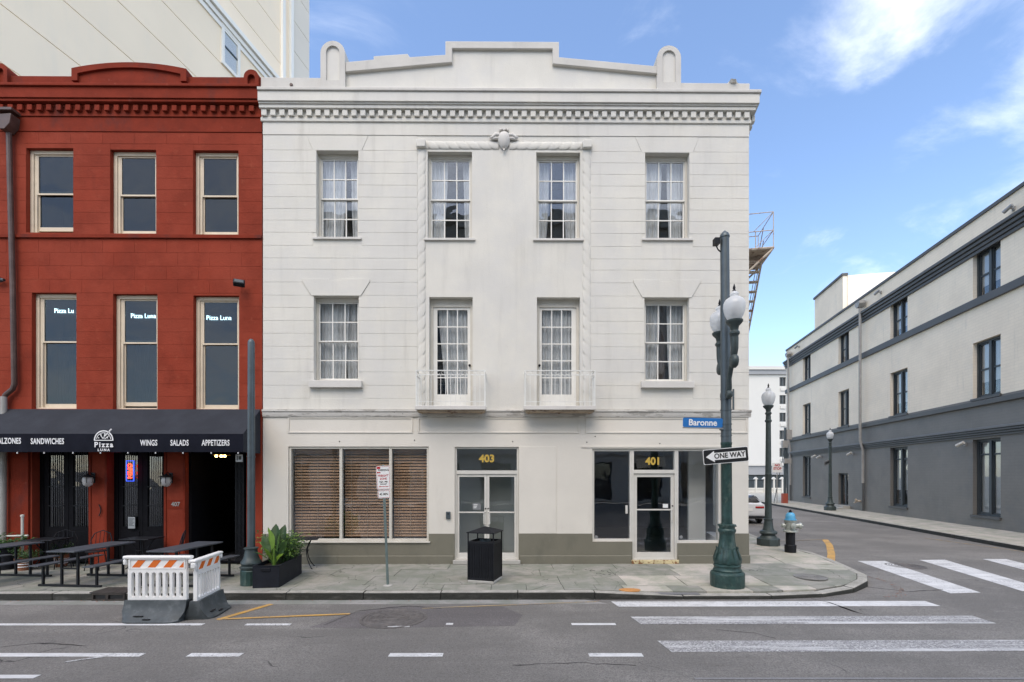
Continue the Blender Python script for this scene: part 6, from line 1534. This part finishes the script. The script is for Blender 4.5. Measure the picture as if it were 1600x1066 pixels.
def bistro(loc, rz, label, sq=.36):
    t = thing('bistro_table', label, 'table', loc, rz, group='black iron bistro tables')
    MB().box(-sq, sq, -sq*.8, sq*.8, .72, .745).build('tabletop', 'black_metal', t, bevel=.008)
    for k in range(4):
        a = R(45+90*k); ca, sa = math.cos(a), math.sin(a)
        MB().tube([(ca*r, sa*r, z) for r, z in ((.30, .72), (.22, .66), (.13, .50), (.12, .38), (.15, .25), (.22, .12), (.30, .02), (.33, .012))], .012, 6).build('leg', 'black_metal', t)
    m = MB(); m.tube([(.13*math.cos(q), .13*math.sin(q), .44) for q in [k*math.pi/6 for k in range(13)]], .008, 5); m.build('ring', 'black_metal', t); return t
b1 = bistro((fx(474, -.55), -.55, 0), R(15), 'black iron bistro table with curved legs under the blinds window')
copy_tree(b1, (fx(75, -.6), -.6, 0), R(0), 'black iron bistro table in the shade of the left doorway')
copy_tree(b1, (fx(222, -.45), -.45, 0), R(0), 'black iron bistro table in front of the neon sign door')
# --- planter with big leaves
fx0, fy0 = gnd(396, 919, 0); fx1, _ = gnd(434.5, 919, 0)
pl = thing('planter', 'long black planter box at the foot of the headless lamp post', 'planter', ((fx0+fx1)/2, fy0, 0), R(6))
PW, PL, PH = .26, 1.42, .44
m = MB(); q = .03
m.box(-PW, PW, 0, q, 0, PH).box(-PW, PW, PL-q, PL, 0, PH).box(-PW, -PW+q, q, PL-q, 0, PH).box(PW-q, PW, q, PL-q, 0, PH).build('box', 'planter_black', pl, bevel=.008)
MB().box(-PW+q, PW-q, q, PL-q, .02, PH-.06).build('soil', 'soil', pl)
MB().box(-.09, .09, -.018, -.0005, PH-.10, PH-.03).build('handle', 'black_metal', pl, bevel=.008)
MB().box(-PW-.008, PW+.008, -.008, q, PH+.001, PH+.014).box(-PW-.008, PW+.008, PL-q, PL+.008, PH+.001, PH+.014).box(-PW-.008, -PW+q, q, PL-q, PH+.001, PH+.014).box(PW-q, PW+.008, q, PL-q, PH+.001, PH+.014).build('rim', 'planter_black', pl)
def leaf(base, d, L_, W_, droop, m_, parent, stem=.35, roll=0, seed=0):
    d = Vector(d).normalized(); side_ = d.cross(Vector((0, 0, 1))); side_ = side_.normalized() if side_.length > .05 else Vector((1, 0, 0))
    side_ = Matrix.Rotation(roll, 3, d) @ side_; up_v = side_.cross(d); b = Vector(base); m = MB(); n_ = 12; pts = []
    for k in range(n_+1):
        u = k/n_; c = b+d*L_*u+Vector((0, 0, -1))*droop*L_*u*u+Vector((d.x, d.y, 0))*droop*.4*L_*u*u; pts.append(c)
    i = 0
    for k, c in enumerate(pts):
        u = k/n_; wv = 0.006 if u < stem else W_*math.sin(math.pi*min(1, (u-stem)/(1-stem)))**.7*(1-.25*(u-stem)/(1-stem))
        for j in (-1, -.5, 0, .5, 1): m.v.append(tuple(c+side_*wv*j+up_v*(abs(j)*wv*.35+.008*math.sin(u*22+j*3)*abs(j))))
    for k in range(n_):
        for j in range(4): q = k*5+j; m.f.append((q, q+5, q+6, q+1))
    return m.build('leaf', m_, parent, ang=80)
def lpt(x, y, z):
    return (x, y, z)
bp = thing('broadleaf_plant', 'bright green broad leaved plant standing at the front of the planter', 'plant', (pl.location.x+.02, fy0+.30, PH-.06))
LF = [((-.1, -.1, 1), .86, .13, .02, 'leaf_bright', .42, .2), ((.22, -.12, 1), .82, .10, .05, 'leaf_mid', .42, .9), ((-.35, .2, 1), .80, .11, .12, 'leaf_mid', .4, -.5), ((.10, .35, 1), .95, .12, .04, 'leaf_dark', .4, .3), ((-.12, .30, 1), 1.0, .12, .08, 'leaf_dark', .45, -.3),
      ((-.6, -.3, .9), .62, .06, .25, 'leaf_mid', .35, 0), ((.5, -.35, .9), .60, .06, .3, 'leaf_bright', .35, 0), ((.35, .1, 1), .66, .07, .1, 'leaf_mid', .35, 1.2), ((-.25, -.35, 1), .55, .06, .15, 'leaf_bright', .3, .4)]
for k, (d, L_, W_, dr_, m_, st, ro) in enumerate(LF): leaf((rnd.uniform(-.03, .03), rnd.uniform(-.03, .03), 0), d, L_, W_, dr_, m_, bp, st, ro)
m = MB(); m.tube([(0, 0, 0), (-.005, 0, .2), (.01, 0, .45)], [.03, .026, .014], 8); m.build('stem', 'leaf_bright', bp)
def bush(loc, rad, H_, n_, mats_, label, name='leafy_plant', cat='plant', lw=.02, ll=.13, seed=1, up=.6):
    r = random.Random(seed); t = thing(name, label, cat, loc); st = MB(); groups = {k: MB() for k in mats_}
    for q in range(n_):
        a = r.uniform(0, 6.28); rr = rad*math.sqrt(r.random())*.5; b = Vector((math.cos(a)*rr, math.sin(a)*rr*1.0, 0)); lean = r.uniform(.1, .7); hh = H_*r.uniform(.5, 1)
        e = b+Vector((math.cos(a)*rad*lean, math.sin(a)*rad*lean, hh)); mid = b.lerp(e, .5)+Vector((0, 0, hh*.12)); st.tube([b, mid, e], [.005, .004, .002], 4)
        for k in range(9):
            u = .25+.75*k/8; p = b.lerp(mid, u*2) if u < .5 else mid.lerp(e, u*2-1); aa = r.uniform(0, 6.28); d = Vector((math.cos(aa), math.sin(aa), r.uniform(-.3, up))).normalized(); s = d.cross(Vector((0, 0, 1))).normalized(); l_ = ll*r.uniform(.6, 1.2); w_ = lw*r.uniform(.7, 1.2)
            mb = groups[r.choice(mats_)]; n_v = len(mb.v); tip = p+d*l_-Vector((0, 0, .3*l_)); c1_ = p+d*l_*.45
            mb.v += [tuple(p), tuple(c1_-s*w_), tuple(tip), tuple(c1_+s*w_), tuple(c1_+Vector((0, 0, .012)))]; mb.f += [(n_v, n_v+1, n_v+4), (n_v+1, n_v+2, n_v+4), (n_v+2, n_v+3, n_v+4), (n_v+3, n_v, n_v+4)]
    st.build('stem', 'leaf_mid', t)
    for k, mb in groups.items():
        if mb.f: mb.build('foliage', k, t, kind='stuff', ang=10)
    return t
bush((pl.location.x-.05, fy0+.75, PH-.06), .46, .72, 60, ['leaf_dark', 'leaf_mid', 'leaf_bright'], 'dark bushy plant filling the middle of the planter', seed=3)
bush((pl.location.x-.08, fy0+1.12, PH-.06), .50, .58, 46, ['leaf_mid', 'leaf_dark', 'leaf_bright'], 'lower spreading plant at the back of the planter', seed=4)
# plants by the left pier
def pot(loc, label, r_=.16, h_=.30):
    t = thing('flower_pot', label, 'flower pot', loc, group='terracotta pots by the left pier'); MB().lathe([(0, 0), (r_*.7, 0), (r_, h_*.8), (r_*1.12, h_*.82), (r_*1.12, h_), (r_*.98, h_), (r_*.95, h_*.9), (0, h_*.88)], seg=20).build('pot', 'terracotta', t)
    for z in (.28, .5, .68): MB().lathe([(r_*(.72+.3*z)+.004, h_*z*.98), (r_*(.72+.3*z)+.010, h_*z), (r_*(.74+.3*z)+.004, h_*z+.02)], seg=20, caps=False).build('band', 'print_white', t)
    return t
x_, y_ = gnd(36, 897, 0); x_ = fx(38, -.75); pot((x_, -.75, 0), 'banded terracotta pot under the pale standpipe'); bush((x_+.08, -.75, .26), .30, .28, 22, ['leaf_mid', 'leaf_dark'], 'small scrubby plant in the banded terracotta pot', seed=6, ll=.09)
x2 = fx(8, -.65); MB_ = thing('plant_box', 'dark tub behind the left picnic table holding a leafy plant', 'planter', (x2, -.65, 0)); MB().lathe([(0, 0), (.18, 0), (.24, .48), (.25, .52), (.22, .52), (.2, .45), (0, .45)], seg=16).build('tub', 'planter_black', MB_)
bush((x2+.02, -.65, .44), .42, .42, 26, ['leaf_dark', 'leaf_mid'], 'dark leafy plant in the tub by the standpipe', seed=7, ll=.20, lw=.04)
x3 = fx(96, -.28); pot((x3, -.28, 0), 'terracotta pot in the shade of the left barred door', .15, .30); bush((x3, -.28, .28), .25, .3, 14, ['leaf_dark'], 'dark plant in the pot by the left barred door', seed=8, ll=.08)
# --- parked car
cx_, cy_ = 12.02-.03, -D+23.9
car = thing('parked_car', 'white car parked with its tail lights to us, half hidden by the white building', 'car', (cx_, cy_, ROAD), R(90)-SA)
# local: +x forward (up the street)
def section(x, z0, zs, zr, wb_, wr): return None
ST = [(-.02, .45, .98, 1.0, .80, .70), (.06, .32, .99, 1.05, .88, .72), (.30, .24, 1.0, 1.16, .92, .70), (.85, .22, 1.0, 1.40, .93, .62), (1.4, .22, .99, 1.46, .93, .61), (2.3, .22, .97, 1.46, .93, .61), (2.9, .22, .96, 1.38, .93, .60), (3.55, .22, .94, .99, .92, .74), (4.3, .24, .86, .88, .90, .72), (4.68, .30, .72, .74, .84, .66), (4.78, .42, .62, .63, .72, .60)]
def ringp(s):
    x, z0, zs, zr, w1, w2 = s; sh = .06
    half = [(0, z0), (w1*.86, z0), (w1*.97, z0+.10), (w1, (z0+zs)/2), (w1*.97, zs-.07), (w1*.93, zs), (w2+.0, zr-.05 if zr-zs > .12 else zr-.01), (w2*.82, zr), (0, zr+.012)]
    return [(x, -y, z) for y, z in half]+[(x, y, z) for y, z in half[-2:0:-1]]
m = MB(); rr_s = [ringp(s) for s in ST]; n_ = len(rr_s[0])
for r_ in rr_s: m.v += r_
for k in range(len(ST)-1):
    for j in range(n_): j2 = (j+1) % n_; m.f.append((k*n_+j, k*n_+j2, (k+1)*n_+j2, (k+1)*n_+j))
m.f.append(tuple(range(n_))[::-1]); m.f.append(tuple((len(ST)-1)*n_+k for k in range(n_)))
m.build('body', 'car_white', car, ang=32, clean=True)
def band(pts, mm, nm, parent=car): 
    q = MB(); q.v = list(pts); q.f = [tuple(range(len(pts)))]; o_ = q.build(nm, mm, parent); sd_ = o_.modifiers.new('t', 'SOLIDIFY'); sd_.thickness = .006; sd_.offset = 0; return o_
band([(.10, -.63, 1.075), (.10, .63, 1.075), (.80, .55, 1.385), (.80, -.55, 1.385)], 'hotel_window', 'rear_window').location += Vector((-.03, 0, .035))
for sy in (-1, 1):
    for a, b, c, d in ((.95, 1.75, .98, 1.36), (1.82, 2.75, .98, 1.36)): band([(a-.25 if a < 1 else a, sy*.905, c+.04), (b, sy*.905, c+.03), (b, sy*.70, d), (a, sy*.70, d)], 'hotel_window', 'side_window')
    MB().box(-.045, .10, sy*.60-.20, sy*.60+.24 if sy > 0 else sy*.60+.20, .80, .90).build('tail_light', 'tail_red', car, bevel=.02)
    for xw in (.85, 3.75):
        w_ = MB().lathe([(.20, -.11), (.30, -.11), (.335, -.08), (.335, .08), (.30, .11), (.20, .11)], 0, 0, 0, 24, axis='y'); w_.xf(T(xw, sy*.80, .335)).build('wheel', 'car_dark', car)
        MB().lathe([(0, -.115), (.08, -.115), (.21, -.095), (.21, .095), (.08, .115), (0, .115)], xw, sy*.80, .335, 18, axis='y').build('rim', 'car_chrome', car)
    MB().box(2.75, 2.95, sy*.93, sy*1.08, .98, 1.10) .build('wing_mirror', 'car_white', car, bevel=.02) if sy > 0 else MB().box(2.75, 2.95, -1.08, -.93, .98, 1.10).build('wing_mirror', 'car_white', car, bevel=.02)
MB().box(-.065, .10, -.88, .88, .30, .42).build('bumper', 'car_dark', car, bevel=.03); MB().box(-.085, -.066, -.75, .75, .42, .445).build('chrome_strip', 'car_chrome', car)
MB().box(-.035, -.026, -.28, .28, .66, .80).build('number_plate', 'sign_white', car); text('TXH 842', .11, 0, bold=.002).xf(T(0, 0, 0, 0, 0, R(-90))).xf(T(-.037, 0, .73)).build('plate_lettering', 'sign_black', car) if False else None
MB().lathe([(0, -.035), (.05, -.035), (.06, -.02)], 0, 0, .92, 12, axis='x').build('badge', 'car_chrome', car)
# small litter and puddle-dry leaves by the kerb corner
m = MB(); r = random.Random(5)
for k in range(130):
    u = r.random(); a = R(-70+110*u); x = 6.9+1.75*math.cos(a)+r.gauss(0, .05)+.05; y = -1.2+1.75*math.sin(a)*1.0+r.gauss(0, .06)-.06; s = r.uniform(.006, .022); q = r.uniform(0, 3)
    m.add(MB().quad((-s, -s*.6, 0), (s, -s*.5, .004), (s*.8, s*.6, .002), (-s*.7, s*.5, .006)), T(x, y, ROAD+.008, 0, 0, q))
for k in range(60):
    x = r.uniform(-14, 2); y = -3.07-abs(r.gauss(0, .05)); s = r.uniform(.005, .018); q = r.uniform(0, 3)
    m.add(MB().quad((-s, -s*.6, 0), (s, -s*.5, .004), (s*.8, s*.6, .002), (-s*.7, s*.5, .006)), T(x, y, ROAD+.012, 0, 0, q))
m.build('fallen_leaves', 'terracotta', kind='stuff')
# nearest traffic furniture seen only far off
